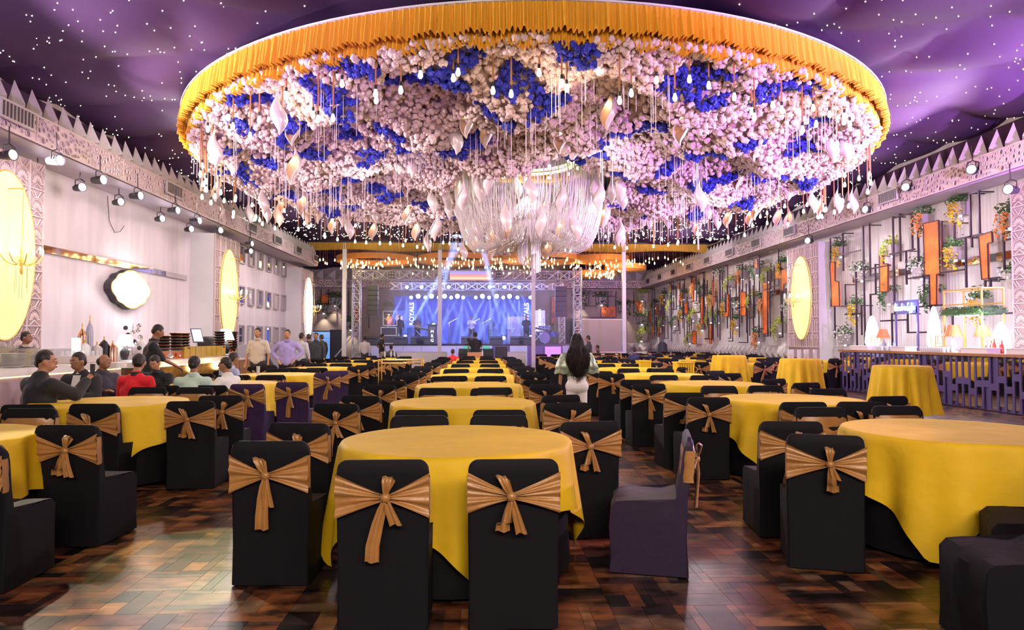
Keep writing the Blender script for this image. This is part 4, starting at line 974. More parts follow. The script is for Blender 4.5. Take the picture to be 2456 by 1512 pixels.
PLN = [(c5(690, 400), 'yellow'), (c5(1030, 390), 'lime'), (c5(1240, 190), 'orange'), (c5(1480, 110), 'yellow'), (c5(1450, 410), 'yellow'), (c5(1810, 190), 'orange'), (c5(830, 560), 'white'), (c5(1225, 540), 'white'), (c5(1870, 590), 'white'),
       (c5(1010, 710), 'fern'), (c5(1290, 715), 'fern'), (c5(800, 790), 'yellow'), (c5(720, 990), 'white'), (c5(1620, 760), 'yellow'),
       (c7(1915, 400), 'yellow'), (c7(1600, 440), 'fern'), (c7(1430, 490), 'orange'), (c7(1170, 510), 'white'), (c7(1290, 600), 'lime'), (c7(1730, 520), 'lime'), (c7(525, 750), 'yellow'), (c7(630, 700), 'fern'), (c7(755, 740), 'orange'),
       (c7(885, 640), 'orange'), (c7(975, 700), 'fern'), (c7(1085, 770), 'yellow'), (c7(1560, 790), 'lime'), (c7(1695, 830), 'orange'), (c7(1245, 860), 'yellow'), (c7(1410, 900), 'white'), (c7(740, 940), 'yellow'), (c7(860, 990), 'lime'),
       (c7(950, 900), 'white'), (c7(1065, 1010), 'lime'), (c7(1165, 1010), 'fern'), (c7(600, 860), 'lime'), (c7(510, 1050), 'lime'), (c7(965, 1100), 'yellow'), (c7(1370, 1060), 'yellow'), (c7(1995, 940), 'white'), (c7(820, 1260), 'lime'),
       (c7(1620, 1230), 'orange'), (c7(1865, 1120), 'lime'), (c7(645, 1060), 'fern'), (c7(430, 1120), 'orange'), (c7(415, 850), 'fern')]
PCNT = {}
for i, ((a, b), kd) in enumerate(PLN):
    p = P(a, b, X=12.62); near = a > 1985
    if p.y > 51.5: continue
    zc = 'high' if p.z > 4.2 else ('at middle height' if p.z > 2.6 else 'low'); where = 'above mirrored bar' if near else ('beside cream oval pillar' if a > 1830 else ('midway along wall' if a > 1660 else 'near back corner'))
    lb_ = 'grey box planter with %s, %s %s' % (KINDS[kd][1], zc, where); PCNT[lb_] = PCNT.get(lb_, 0) + 1; lb_ += ('', ', farther along', ', farthest along', ', last')[PCNT[lb_] - 1]
    place(PLP[kd], 0, (12.98, p.y, p.z - .2), R(-90), lb_, 'planters on the planter wall', (.95, 1, .95) if not near else (.78, .95, .85))
    if i % 2 == 0 or near: spot((12.7, p.y, p.z - .28), (12.85, p.y, p.z - 2), 26 if near else 40, (1, .94, .88), 80, .8, .03)
for i, (a, b, Y_) in enumerate(((1398, 727, 52.6), (1394, 722, 52.6), (1444, 725, 52.6), (1541, 716, 52.6), (1498, 745, 52.6), (1541, 772, 52.6), (1540, 812, 52.6), (803, 727, 52.6), (775, 745, 52.6), (932, 748, 52.6), (840, 785, 52.6))):
    p = P(a, b, Y=Y_)
    if i == 0: continue
    place(PLP['fern' if i % 3 else 'lime'], 0, (p.x, 52.95, p.z - .2), 0, 'dark leafy planter on the beige back wall, ' + ('', 'right of truss tower', 'above orange square', 'in the right corner', 'behind the white pole', 'lower right corner', 'lowest at right corner', 'upper left of doorway', 'over the doorway', 'behind stage speakers', 'behind the left truss')[i], 'planters on the back wall', (1.5, 1, 1.5))
    spot((p.x, 52.6, p.z - .25), (p.x, 52.9, p.z - 2), 90, (1, .86, .6), 80, .8, .03)
# black bar lattice in front of the wall
morange = mat('burnt_orange_marble', (.86, .20, .03), .5, var=.5, vscale=2.2)
lat = thing('metal_wall_lattice', 'plum-black square-bar lattice over the bar wall planters', 'wall lattice'); lat2 = thing('metal_wall_lattice', 'plum-black square-bar lattice on the far planter wall beyond the oval pillar', 'wall lattice')
lat['group'] = lat2['group'] = 'wall lattices'
XB = 12.62
def vbar(p0, p1, par, r_=.022):
    y = (p0.y + p1.y) / 2; build('bar', MB().box((XB, y, (p0.z + p1.z) / 2), (.045, .045, abs(p1.z - p0.z) + .04)), M['darkmetal'], par)
def hbar(y0, y1, z, par): build('bar', MB().box((XB, (y0 + y1) / 2, z), (.045, abs(y1 - y0) + .04, .045)), M['darkmetal'], par)
def standoff(y, z, par): build('bar', MB().box((XB + .19, y, z), (.38, .03, .03)), M['darkmetal'], par)
for (x, a, b) in ((662, 310, 770), (745, 280, 530), (690, 770, 980), (887, 225, 1050), (925, 225, 565), (1085, 170, 760), (1128, 150, 465), (1210, 165, 385), (1170, 400, 620), (1250, 250, 480), (963, 490, 680), (930, 690, 830), (760, 625, 760),
                  (835, 500, 1030), (870, 765, 960), (1600, 10, 310), (1660, 0, 280), (1610, 300, 370), (1570, 310, 640), (1493, 210, 320), (1825, 270, 520), (1895, 320, 640), (1075, 820, 1030), (1180, 820, 940), (1290, 560, 760), (1480, 840, 900), (1735, 590, 640), (1335, 560, 1000), (1700, 600, 640), (1410, 200, 500)):
    p0, p1 = P(*c5(x, a), X=XB), P(*c5(x, b), X=XB); vbar(p0, p1, lat); standoff(p0.y, min(p0.z, 5.3), lat)
for (x0, x1, y) in ((1085, 1210, 160), (895, 1060, 510), (1060, 1225, 405), (1250, 1300, 480), (1170, 1330, 575), (1400, 1560, 535), (1490, 1680, 305), (930, 963, 690), (760, 870, 822), (1000, 1180, 865), (1255, 1410, 768), (1180, 1400, 945), (1825, 1900, 320), (1735, 1800, 580), (745, 860, 408), (1735, 1925, 818), (887, 925, 222), (1600, 1660, 5), (660, 745, 300)):
    p0, p1 = P(*c5(x0, y), X=XB), P(*c5(x1, y), X=XB); hbar(p0.y, p1.y, (p0.z + p1.z) / 2, lat)
ql = random.Random(55); y = 28.7
while y < 51.5:
    z0 = ql.uniform(1.35, 4.2); z1 = min(5.35, z0 + ql.uniform(1.0, 3.0)); vbar(Vector((0, y, z0)), Vector((0, y, z1)), lat2); dy = ql.uniform(.25, .75)
    for z in (z0, z1):
        if ql.random() < .75: hbar(y, y + dy * ql.choice((1, 2)), z, lat2)
    if ql.random() < .5: vbar(Vector((0, y + .12, 1.35 + ql.random())), Vector((0, y + .12, 2.6 + ql.random() * 2.4)), lat2)
    y += dy
def opanel(pts, par_lab, cv, YP=None):
    q = [P(*cv(a, b), X=XB + .03) if YP is None else P(*cv(a, b), Y=YP) for a, b in pts]; n = len(q); o_ = Vector((-.05, 0, 0)) if YP is None else Vector((0, -.05, 0))
    mb = MB(); mb.add([v for v in q] + [v + o_ for v in q], [tuple(range(n)), tuple(range(2 * n - 1, n - 1, -1))] + [(i, n + i, n + (i + 1) % n, (i + 1) % n) for i in range(n)])
    o = tag(build('orange_wall_panel', mb, morange), par_lab, 'panel', 'orange marbled wall panels')
    e = MB()
    for i in range(n): e.tube(q[i] + o_, q[(i + 1) % n] + o_, .02, n=4)
    build('edge_frame', e, M['darkmetal'], o)
opanel([(665, 475), (700, 470), (700, 600), (725, 605), (730, 770), (678, 770)], 'orange marbled stepped panel beside the cream oval pillar, bar side', c5)
opanel([(1000, 430), (1025, 430), (1025, 485), (1057, 485), (1057, 672), (1003, 675)], 'small orange marbled notched panel above the neon sign', c5)
opanel([(1295, 215), (1397, 192), (1407, 550), (1385, 555), (1385, 760), (1340, 765), (1335, 560), (1305, 562)], 'largest orange marbled panel, wide top and narrow foot', c5)
opanel([(1668, 295), (1755, 268), (1760, 340), (1728, 348), (1735, 585), (1690, 590)], 'orange marbled panel with side flag above the gold frame shelf', c5)
for i, (x0, y0, x1, y1, ph) in enumerate(((1625, 305, 1670, 410, 'small square high by the oval pillar'), (1460, 690, 1530, 970, 'broad upright with dark veins'), (1722, 580, 1785, 1185, 'tallest strip on the far planter wall'), (995, 740, 1025, 1070, 'thin strip mid far wall'), (1130, 560, 1148, 860, 'thinnest strip high on far wall'),
                          (895, 530, 910, 800, 'slim strip under the ledge'), (800, 820, 840, 960, 'small block mid far wall'), (470, 840, 495, 960, 'small block near the corner'), (385, 920, 405, 1040, 'small block at the corner'), (1100, 1070, 1125, 1300, 'thin low strip in a cage of bars'), (892, 1150, 945, 1305, 'low square near the wainscot'), (495, 1100, 515, 1220, 'low sliver near the corner'), (725, 585, 745, 650, 'tiny high block'), (630, 605, 645, 700, 'tiny high sliver'))):
    opanel([(x0, y0), (x1, y0), (x1, y1), (x0, y1)], 'orange marbled panel, ' + ph, c7)
opanel([(1300, 720), (1325, 720), (1325, 980), (1265, 985), (1265, 925), (1300, 925)], 'orange marbled hook-shaped panel midway along far wall', c7)
opanel([(1875, 450), (2020, 420), (2020, 590), (1978, 600), (1978, 670), (1942, 680), (1942, 535), (1875, 540)], 'orange marbled angular panel touching the cream oval pillar', c7)
def c4(x, y): return (1100 + x / 3.509, 560 + y / 3.509)
def c3(x, y): return (600 + x / 3.509, 560 + y / 3.509)
for (pts, ph, cv) in (([(1200, 615), (1320, 615), (1320, 705), (1200, 705)], 'orange square on back wall above the grey screen', c4), ([(1480, 575), (1542, 575), (1542, 672), (1520, 672)], 'orange wedge on back wall at the corner', c4), ([(780, 535), (815, 535), (815, 765), (780, 765)], 'upright orange panel behind right speaker column', c4),
                      ([(600, 517), (660, 517), (660, 590), (600, 590)], 'orange square on back wall left of first white pole', c3), ([(1150, 690), (1205, 690), (1205, 770), (1150, 770)], 'orange panel behind the left stage screen', c3), ([(880, 630), (912, 630), (912, 755), (880, 755)], 'orange panel seen through left truss tower', c3)):
    opanel(pts, ph, cv, 52.7)
bl = thing('metal_wall_lattice', 'thin dark square-bar lattice on the beige back wall', 'wall lattice', group='wall lattices')
for (x0, y0, x1, y1, cv) in ((1040, 488, 1160, 610, c4), (1160, 530, 1325, 530, c4), (1325, 488, 1325, 700, c4), (1100, 488, 1100, 610, c4), (1260, 488, 1260, 610, c4), (1325, 575, 1480, 575, c4), (1475, 488, 1475, 670, c4), (1570, 488, 1570, 820, c4), (1400, 680, 1400, 800, c4), (1040, 705, 1320, 705, c4),
                            (560, 590, 640, 590, c3), (660, 510, 720, 510, c3), (720, 490, 720, 670, c3), (640, 672, 720, 672, c3), (600, 470, 600, 590, c3), (660, 470, 660, 590, c3), (830, 480, 830, 800, c3), (1000, 560, 1000, 800, c3), (760, 490, 760, 640, c3)):
    a, b = P(*cv(x0, y0), Y=52.75), P(*cv(x1, y1), Y=52.75)
    if x0 != x1 and y0 != y1:
        for p, q in (((a.x, a.z), (b.x, a.z)), ((b.x, a.z), (b.x, b.z)), ((a.x, b.z), (b.x, b.z)), ((a.x, a.z), (a.x, b.z))): build('bar', MB().tube((p[0], 52.75, p[1]), (q[0], 52.75, q[1]), .035, n=4), M['black'], bl)
    else: build('bar', MB().tube(a, b, .035, n=4), M['black'], bl)
# ------------------------------------------------------------------ mirrored bar, right
bar = thing('mirrored_bar', 'long bar counter fronted with plum slats and upright mirror strips', 'bar counter', (10.7, 0, 0))
build('carcass', MB().box((.45, 14.6, .58), (.85, 11.4, 1.14)), M['navy'], bar); build('bar_top', MB().box((.42, 14.6, 1.18), (.98, 11.5, .06)), M['wood'], bar)
qm = random.Random(14); y = 8.98; k = 0
while y < 20.2:
    wd = qm.uniform(.13, .18); build('upright_slat', MB().box((-.01, y + .028, .60), (.025, .056, 1.12)), M['navy'], bar); y += .056
    cut = sorted((0.04, 1.14)) ; z0 = qm.choice((.05, .08, .12)); mid = qm.uniform(.35, .8)
    for (a, b) in ((z0, mid - .07), (mid + .07, 1.13)):
        if qm.random() < .93: build('mirror_strip', MB().box((.0, y + wd / 2, (a + b) / 2), (.02, wd - .01, b - a)), M['mirror'], bar)
    build('cross_slat', MB().box((-.01, y + wd / 2, mid), (.03, wd, .14)), M['navy'], bar); y += wd
def tlamp(x, y, z, hh, col, lab, cat='lamp', sc=1):
    t = thing('table_lamp', lab, cat, (x, y, z)); t.scale = (sc,) * 3
    build('lamp_base', MB().lathe([(.001, 0), (.09, 0), (.09, .02), (.03, .05), (.07, .14), (.075, .2), (.03, .28), (.015, .32), (.012, .42)], n=14), mat('white_ceramic', (.8, .8, .82), .2), t, True)
    n = 20; mb = MB(); vs = []
    for (r_, zz) in ((.19, .36), (.10, .62)):
        for i in range(n * 2): a = math.pi * i / n; rr = r_ * (1 + .03 * (i % 2)); vs.append((rr * math.cos(a), rr * math.sin(a), zz))
    mb.add(vs, [(i, (i + 1) % (2 * n), 2 * n + (i + 1) % (2 * n), 2 * n + i) for i in range(2 * n)])
    build('lamp_shade', mb, mat('orange_pleated_shade', (.55, .15, .06), .6, emit=(1, .22, .06), es=.22) if col == 'o' else mat('lit_white_shade', (1, 1, 1), .6, emit=(1, .97, .95), es=3), t); return t
for i, (px_, py_, w_, h_) in enumerate(((2093, 790, 30, 84), (2241, 775, 28, 112), (2402, 805, 38, 78))):
    p = P(px_, 832, X=11.45); hgt = h_ / F * p.y * 1.0; r_ = w_ / 2 / F * p.y
    t = thing('egg_lamp', 'tall glowing white egg-shaped lamp on the bar, ' + ('farthest from camera', 'slimmest in the middle', 'nearest the camera')[i], 'lamp', (11.45, p.y, 1.21), 0, 'egg lamps on the bar')
    build('lamp_foot', MB().lathe([(.001, 0), (r_ * .7, 0), (r_ * .7, .03), (.001, .03)], n=16), M['white'], t)
    build('glowing_egg', MB().lathe([(.001, .02), (r_ * .8, .03), (r_ * 1.15, hgt * .22), (r_ * 1.0, hgt * .5), (r_ * .65, hgt * .8), (r_ * .3, hgt * .96), (.001, hgt)], n=20), mat('egg_lamp_glow', (1, 1, 1), .5, emit=(.98, .96, 1), es=3.2), t, 'all')
    point((11.0, p.y, 1.9), 30, (.95, .92, 1), .2)
for (px_, sc_f, ph) in ((2118, 1.0, 'farthest along the bar'), (2287, 1.1, 'middle of the bar under the gold frame'), (2357, 1.05, 'right post of the gold frame')):
    p = P(px_, 832, X=11.2); tlamp(11.2, p.y, 1.21, .6, 'o', 'orange pleated shade table lamp, ' + ph, sc=sc_f * .95)['group'] = 'orange shade lamps'
# neon sign
ns = thing('neon_sign', 'blue neon script sign board standing on frame legs behind the bar', 'sign', P(2171, 737, X=11.9)); 
build('sign_board', MB().box((.03, 0, 0), (.05, 1.08, .38)), M['navy'], ns)
mn = mat('neon_blue_white', (1, 1, 1), .3, emit=(.40, .75, 1), es=4)
def textmesh(s, size, depth, m, parent, name, loc, rot, shear=0, space=1.0):
    cu = bpy.data.curves.new(name, 'FONT'); cu.body = s; cu.size = size; cu.extrude = depth; cu.align_x = 'CENTER'; cu.align_y = 'CENTER'; cu.shear = shear; cu.space_character = space; cu.resolution_u = 3
    o = bpy.data.objects.new(name, cu); COL.objects.link(o); me = bpy.data.meshes.new_from_object(o.evaluated_get(bpy.context.evaluated_depsgraph_get())); bpy.data.objects.remove(o); me.materials.clear(); me.materials.append(m); return ob(name, me, parent, loc, rot)
def script(parent):
    # hand-drawn single-stroke script "Bandra Lyfe", 0..1 along the board
    G = {'B': [(0, 0), (.1, .9), (.35, 1.05), (.5, .85), (.3, .6), (.1, .55), (.45, .5), (.55, .2), (.3, -.05), (.0, .05)], 'a': [(.45, .5), (.2, .55), (.05, .3), (.2, 0), (.4, .15), (.48, .5), (.48, .1), (.6, 0)],
         'n': [(0, .45), (.08, 0), (.12, .35), (.3, .5), (.42, .35), (.42, .05), (.6, 0)], 'd': [(.45, .5), (.2, .52), (.05, .25), (.2, 0), (.4, .15), (.55, 1), (.46, .1), (.6, 0)], 'r': [(0, .45), (.08, 0), (.12, .4), (.35, .5), (.5, .4)],
         'L': [(.35, .8), (.45, 1.05), (.25, 1.0), (.1, .1), (.2, -.1), (.6, .0)], 'y': [(.05, .5), (.1, .1), (.3, .05), (.45, .5), (.4, -.2), (.2, -.5), (.1, -.3), (.55, .05)], 'f': [(.0, .1), (.3, .6), (.3, 1.0), (.15, .95), (.12, -.4), (.3, -.1), (.5, .1)], 'e': [(.05, .2), (.4, .35), (.3, .52), (.08, .35), (.12, .02), (.4, .05), (.55, .2)]}
    x = 0; mb = MB(); pen = []
    for ch_ in 'Bandra Lyfe':
        if ch_ == ' ': x += .35; pen.append(None); continue
        for (a, b) in G[ch_]: pen.append((x + a, b))
        x += .62 if ch_ not in 'BL' else .68
        if ch_ in 'B': pen.append(None)
    W_ = x; last = None
    for p in pen:
        if p and last: mb.tube((-.02, .47 - .94 * last[0] / W_, -.09 + .20 * last[1]), (-.02, .47 - .94 * p[0] / W_, -.09 + .20 * p[1]), .013, n=5)
        last = p
    return build('neon_tube', mb, mn, parent)
script(ns)
for d in (-.5, .5): build('leg', MB().box((.03, d, -ns.location.z / 2), (.05, .05, ns.location.z)), M['navy'], ns)
point(P(2171, 737, X=11.6), 14, (.3, .6, 1), .2)
# gold frame shelf with hedge
p0, p1 = P(2266, 825, X=11.1), P(2357, 825, X=11.1); ya, yb = p1.y, p0.y
gf = thing('gold_frame_shelf', 'gold square tube frame shelf with green hedge strip over the bar', 'shelf', (11.1, (ya + yb) / 2, 1.21)); hw_ = (yb - ya) / 2
for x in (0, .5):
    for d in (-1, 1): build('post', MB().box((x, d * hw_, .73), (.035, .035, 1.46)), M['goldp'], gf)
    for z in (1.46, 1.12): build('rail', MB().box((x, 0, z), (.03, 2 * hw_, .03)), M['goldp'], gf)
for d in (-1, 1):
    for z in (1.46, .9): build('rail', MB().box((.25, d * hw_, z), (.5, .03, .03)), M['goldp'], gf)
qh = random.Random(2); hd = MB().box((.25, 0, .95), (.56, 2 * hw_ + .08, .13))
for _ in range(2600):
    x, y, z = qh.uniform(-.06, .56), qh.uniform(-hw_ - .08, hw_ + .08), qh.uniform(.86, 1.05); v = Vector((qh.gauss(0, 1), qh.gauss(0, 1), qh.gauss(0, 1))) * .02
    hd.add([(x, y, z), (x + v.x, y + v.y, z + v.z), (x - v.y, y + v.x, z + .03)], [(0, 1, 2)])
h_ = build('hedge_strip', hd, M['leaf'], gf); h_['kind'] = 'stuff'
build('light_bar', MB().box((.1, 0, .85), (.06, hw_ * 1.2, .03)), M['glow'], gf)
point((11.2, (ya + yb) / 2, 1.7), 22, (1, .95, .9), .15)
# bar top glassware, bottles, trays
def bottle(x, y, z, h, col, lab, grp):
    t = thing('bottle', lab, 'bottle', (x, y, z), 0, grp)
    build('bottle_body', MB().lathe([(.001, 0), (.038, 0), (.038, h * .6), (.014, h * .78), (.014, h)], n=10), col, t, True); build('cap', MB().lathe([(.016, h * .97), (.016, h * 1.04), (.001, h * 1.04)], n=8), M['goldp'], t); return t
mbb = mat('pale_blue_bottle', (.35, .45, .65), .15); mrr = mat('red_bottle', (.6, .08, .05), .2); mcl_ = mat('milky_glass', (.85, .88, .92), .1, alpha=.6)
qg = random.Random(6); gl = []
def simpleglass():
    t = thing('bar_glass', 'clear stemless glass in the rows on the bar top', 'glass', (0, 0, 0), 0, 'glasses on the mirrored bar')
    build('glass_body', MB().lathe([(.03, 0), (.036, .12), (.033, .12), (.028, .01), (.001, .01)], n=8), mcl_, t, True); return [t]
gl = simpleglass()
for i in range(44):
    place(gl, 0, (10.85 + .1 * (i % 3), 15.9 + .085 * (i // 3) + (1.6 if i > 30 else 0), 1.21))
for i in range(12): bottle(11.15 + qg.uniform(0, .15), (18.55, 14.55)[i % 2] + .09 * (i // 2), 1.21, qg.uniform(.26, .34), (mbb, mrr, mcl_, M['white'])[i % 4], ('pale blue', 'red', 'milky', 'white')[i % 4] + ' bottle clustered ' + ('at the far end of bar', 'near the nearest egg lamp')[i % 2], 'bottles on the mirrored bar')
for i, (y, l, ph) in enumerate(((19.6, .9, 'far end'), (17.7, .6, 'by the first orange lamp'), (14.9, .8, 'under the gold frame'), (13.6, .7, 'right of the nearest egg lamp'))):
    o = build('service_tray', MB().box((0, 0, .05), (.3, l, .10)).box((0, 0, .11), (.34, l + .04, .02)), M['white'], None, False, (11.0, y, 1.21)); tag(o, 'white stacked service tray on the bar, ' + ph, 'tray', 'trays on the bar')
for i, y in enumerate((19.4, 16.75)):
    t = thing('gold_lantern', '', 'lantern', (11.25, y, 1.21)); t['label'] = 'gold pierced candle lantern on the bar, ' + ('at its far end', 'in the middle beside glasses')[i]
    for a in (-1, 1):
        for b in (-1, 1): build('post', MB().box((a * .09, b * .09, .2), (.015, .015, .4)), M['goldp'], t)
    b_ = MB()
    for k in range(5):
        for s in (-1, 1): b_.box((s * .09, 0, .05 + .08 * k), (.01, .18, .015)).box((0, s * .09, .05 + .08 * k), (.18, .01, .015))
    build('lattice', b_, M['goldp'], t); build('candle', MB().tube((0, 0, .01), (0, 0, .2), .03), M['bulbw'], t)
# ------------------------------------------------------------------ white serving counters, left
mledw = mat('warm_led', (1, .8, .4), .4, emit=(1, .72, .25), es=2.4)
mtop = mat('white_counter_top', (.86, .80, .76), .25)
t = thing('serving_counter', 'white topped counter nearest camera with mauve front behind the suited men', 'counter', (-6.4, 0, 0))
build('counter_top', MB().box((-.45, 9.9, 1.06), (.95, 5.6, .10)), mtop, t); build('front_panel', MB().box((-.35, 9.9, .5), (.6, 5.5, 1.0)), mat('mauve_panel', (.42, .30, .34), .35), t)
build('led_strip', MB().box((-.04, 9.9, 1.0), (.02, 5.4, .02)), mledw, t)
t = thing('serving_counter', 'white topped long counter with gold-lit tiled front and copper base', 'counter', (-6.5, 0, 0))
build('counter_top', MB().box((-.45, 15.9, 1.03), (1.0, 5.4, .10)), mtop, t); build('front_panel', MB().box((-.35, 15.9, .48), (.7, 5.2, .96)), mat('bronze_mirror_front', (.45, .28, .12), .12, .85, var=.3), t)
build('led_strip', MB().box((.03, 15.9, .97), (.02, 5.3, .02)), mledw, t); build('end_panel', MB().box((-.38, 18.55, .49), (.7, .1, .98)), mat('salmon_panel', (.75, .36, .22), .4), t)
for k in range(8): build('gold_tile', MB().box((-.35, 16.3 + .32 * k, 1.22), (.04, .29, .26)), mat('gold_glass', (.75, .5, .06), .15, .4), t)
for y in (14.5, 16.5, 18): point((-6.2, y, .85), 9, (1, .65, .25), .1)
area((-7.2, 15.5, 1.2), (-6.9, 15.5, 2.4), 0.01, WARM, 3, .2)
CT = 1.085
def stackplates(x, y, z, n, lab):
    p = None
    for k in range(n):
        if p is None:
            p = build('square_plate', MB().add([(-.09, -.09, .006), (.09, -.09, .006), (.09, .09, .006), (-.09, .09, .006), (-.12, -.12, .022), (.12, -.12, .022), (.12, .12, .022), (-.12, .12, .022), (-.09, -.09, .014), (.09, -.09, .014), (.09, .09, .014), (-.09, .09, .014)], [(3, 2, 1, 0), (0, 1, 5, 4), (1, 2, 6, 5), (2, 3, 7, 6), (3, 0, 4, 7), (4, 5, 9, 8), (5, 6, 10, 9), (6, 7, 11, 10), (7, 4, 8, 11), (8, 9, 10, 11)]), mat('white_porcelain', (.85, .82, .78), .2)); o = p
        else: o = p.copy(); COL.objects.link(o)
        o.location = (x + rnd.uniform(-.004, .004), y, z + .020 * k); tag(o, lab, 'plate', lab.replace('white square plate in', 'plates of'))
for i, (x, y, n_, ph) in enumerate(((-6.75, 10.25, 10, 'the stack nearest camera'), (-6.75, 10.58, 13, 'the middle tall stack'), (-6.75, 10.91, 12, 'the stack beside the first lamp'), (-7.1, 10.6, 15, 'the rear highest stack'))): stackplates(x, y, CT + .03, n_, 'white square plate in ' + ph)
tl = thing('table_lamp', 'small white drum shade lamp with copper base beside the plate stacks', 'lamp', P(182, 850, X=-6.95)); tl.location.z = CT + .03; tl.scale = (.55, .55, .85)
build('lamp_base', MB().lathe([(.001, 0), (.09, 0), (.05, .06), (.025, .16), (.04, .2), (.012, .26)], n=14), M['copper'], tl, True); build('lamp_shade', MB().lathe([(.12, .25), (.12, .50), (.115, .50), (.115, .25)], n=20), mat('lit_white_shade', (1, 1, 1), .6, emit=(1, .97, .95), es=3), tl, True)
for (px_, ph, sc) in ((299, 'on black vase base in the middle of serving counter', .85), (541, 'on black figure base before the yellow oval', 1.15)):
    p = P(px_, 850, X=-7.0); t = tlamp(-7.0, p.y, CT, .6, 'w', 'white cone shade lamp ' + ph, sc=sc); t['group'] = 'white cone shade lamps'
    build('black_vase', MB().lathe([(.001, .0), (.05, .01), (.09, .14), (.1, .22), (.05, .3), (.02, .34)], n=14), M['black'], t, True)
def canister(x, y, h, r_, m, lab, fin=M['goldp'], bars=True):
    t = thing('lantern_jar', lab, 'lantern', (x, y, CT), 0, 'decorative jars on the serving counters')
    build('jar_body', MB().lathe([(.001, 0), (r_, 0), (r_, h * .7), (r_ * .8, h * .78), (r_ * .15, h * .88)], n=14), m, t, True)
    b_ = MB()
    if bars:
        for k in range(12): a = math.pi * k / 6; b_.tube((r_ * 1.03 * math.cos(a), r_ * 1.03 * math.sin(a), .02), (r_ * 1.03 * math.cos(a), r_ * 1.03 * math.sin(a), h * .7), .006, n=4)
        build('cage_bars', b_, M['white'] if m != M['black'] else M['black'], t)
    build('finial', MB().lathe([(.001, h * .85), (r_ * .3, h * .88), (r_ * .1, h * .93), (r_ * .2, h * .97), (.001, h * 1.05)], n=10), fin, t, True)
for i, (px_, py0, h, r_, m, lab) in enumerate(((203, 0, .42, .09, M['white'], 'white fluted jar with gold knob beside drum lamp'), (214, 0, .85, .06, mat('blue_grey_tower', (.45, .42, .6), .3), 'tall slim lilac tower with gold spire on counter'), (232, 0, .38, .09, M['cream'], 'cream ribbed drum jar left of black lantern'), (249, 0, .48, .08, M['black'], 'black barred lantern jar with gold crown'), (270, 0, .40, .09, M['copper'], 'pink wire birdcage lantern with copper dome'),
                          (286, 0, .34, .08, M['white'], 'low white ribbed jar left of black vase lamp'), (340, 0, .50, .08, M['white'], 'tall white lantern with copper cap behind barman'), (196, 0, .70, .07, M['copper'], 'copper antlered pagoda ornament behind drum lamp'))):
    p = P(px_, 850, X=-7.05 - .1 * (i % 2)); canister(p.x, p.y, h * 1.0, r_ * .95, m, lab)
cd = thing('chrome_bauble_stand', 'tiered chrome stand hung with shiny balls on counter', 'stand', (-7.0, P(318, 850, X=-7.0).y, CT)); build('stem', MB().tube((0, 0, 0), (0, 0, .75), .01), M['chrome'], cd)
for k in range(14): a = k * 2.4; build('bauble', MB().ball((.13 * math.cos(a), .13 * math.sin(a), .12 + .045 * k), .045, 8, 6), M['chrome'] if k % 3 else M['black'], cd, 'all')
for i, (px_, n_, ph) in enumerate(((393, 5, 'left black stack beside barman'), (422, 6, 'middle black stack on wire stand'), (440, 6, 'right black stack on wire stand'), (526, 7, 'black stack by second cone lamp'), (556, 7, 'black stack at counter end'))):
    y = P(px_, 850, X=-6.95).y
    for k in range(n_): 
        o = build('stacked_bowl', MB().lathe([(.001, .0), (.10, .0), (.14, .05), (.15, .06), (.135, .062), (.001, .03)], n=16), M['black'] if k < n_ - 1 or True else M['copper'], None, True, (-6.95, y, CT + .18 + .066 * k)); tag(o, 'glossy black bowl with copper rim in the ' + ph, 'bowl', 'bowls of the ' + ph)
        build('rim', MB().lathe([(.15, .058), (.154, .062), (.15, .066)], n=16), M['copper'], o)
    o = build('stack_stand', MB().lathe([(.001, 0), (.14, 0), (.14, .02), (.05, .05), (.12, .17), (.001, .175)], n=14), M['copper'], None, True, (-6.95, y, CT)); tag(o, 'copper stand under the ' + ph, 'stand', 'copper bowl stands')
tb = thing('tablet_stand', 'tablet with lit colourful screen on a chrome counter stand', 'tablet', (-6.8, P(472, 850, X=-6.8).y, CT)); build('stand_post', MB().tube((0, 0, 0), (0, 0, .38), .012), M['chrome'], tb)
build('tablet_body', MB().box((0, 0, 0), (.02, .26, .36)), M['black'], tb, False, (0, 0, .52), (0, R(-25), R(-40))); build('tablet_screen', MB().box((.012, 0, 0), (.004, .23, .32)), mat('tablet_glow', (.2, .3, .6), .3, emit=(.5, .5, .9), es=1.2, var=.6, vscale=9), tb, False, (0, 0, .52), (0, R(-25), R(-40)))
dm = thing('glass_dome_dish', 'big clear glass serving dome with white patterned bowl at left frame edge', 'dish', (-6.85, 9.25, CT + .03)); build('bowl', MB().lathe([(.001, 0), (.16, 0), (.27, .12), (.28, .2), (.26, .2), (.15, .02)], n=22), M['white'], dm, True); build('dome', MB().lathe([(.27, .2), (.25, .32), (.15, .40), (.02, .42)], n=22), mcl_, dm, True); build('knob', MB().ball((0, 0, .44), .025), M['goldp'], dm)
o = build('glass_rack', MB().box((0, 0, .06), (.35, .8, .12)), M['cream'], None, False, (-7.0, 12.35, CT + .03)); tag(o, 'low cream rack of upturned glasses behind the bald man', 'rack')
for k in range(18): build('upturned_glass', MB().lathe([(.03, .12), (.022, .2), (.001, .2)], (-.1 + .1 * (k % 3), -.35 + .14 * (k // 3), 0), 7), mcl_, o)
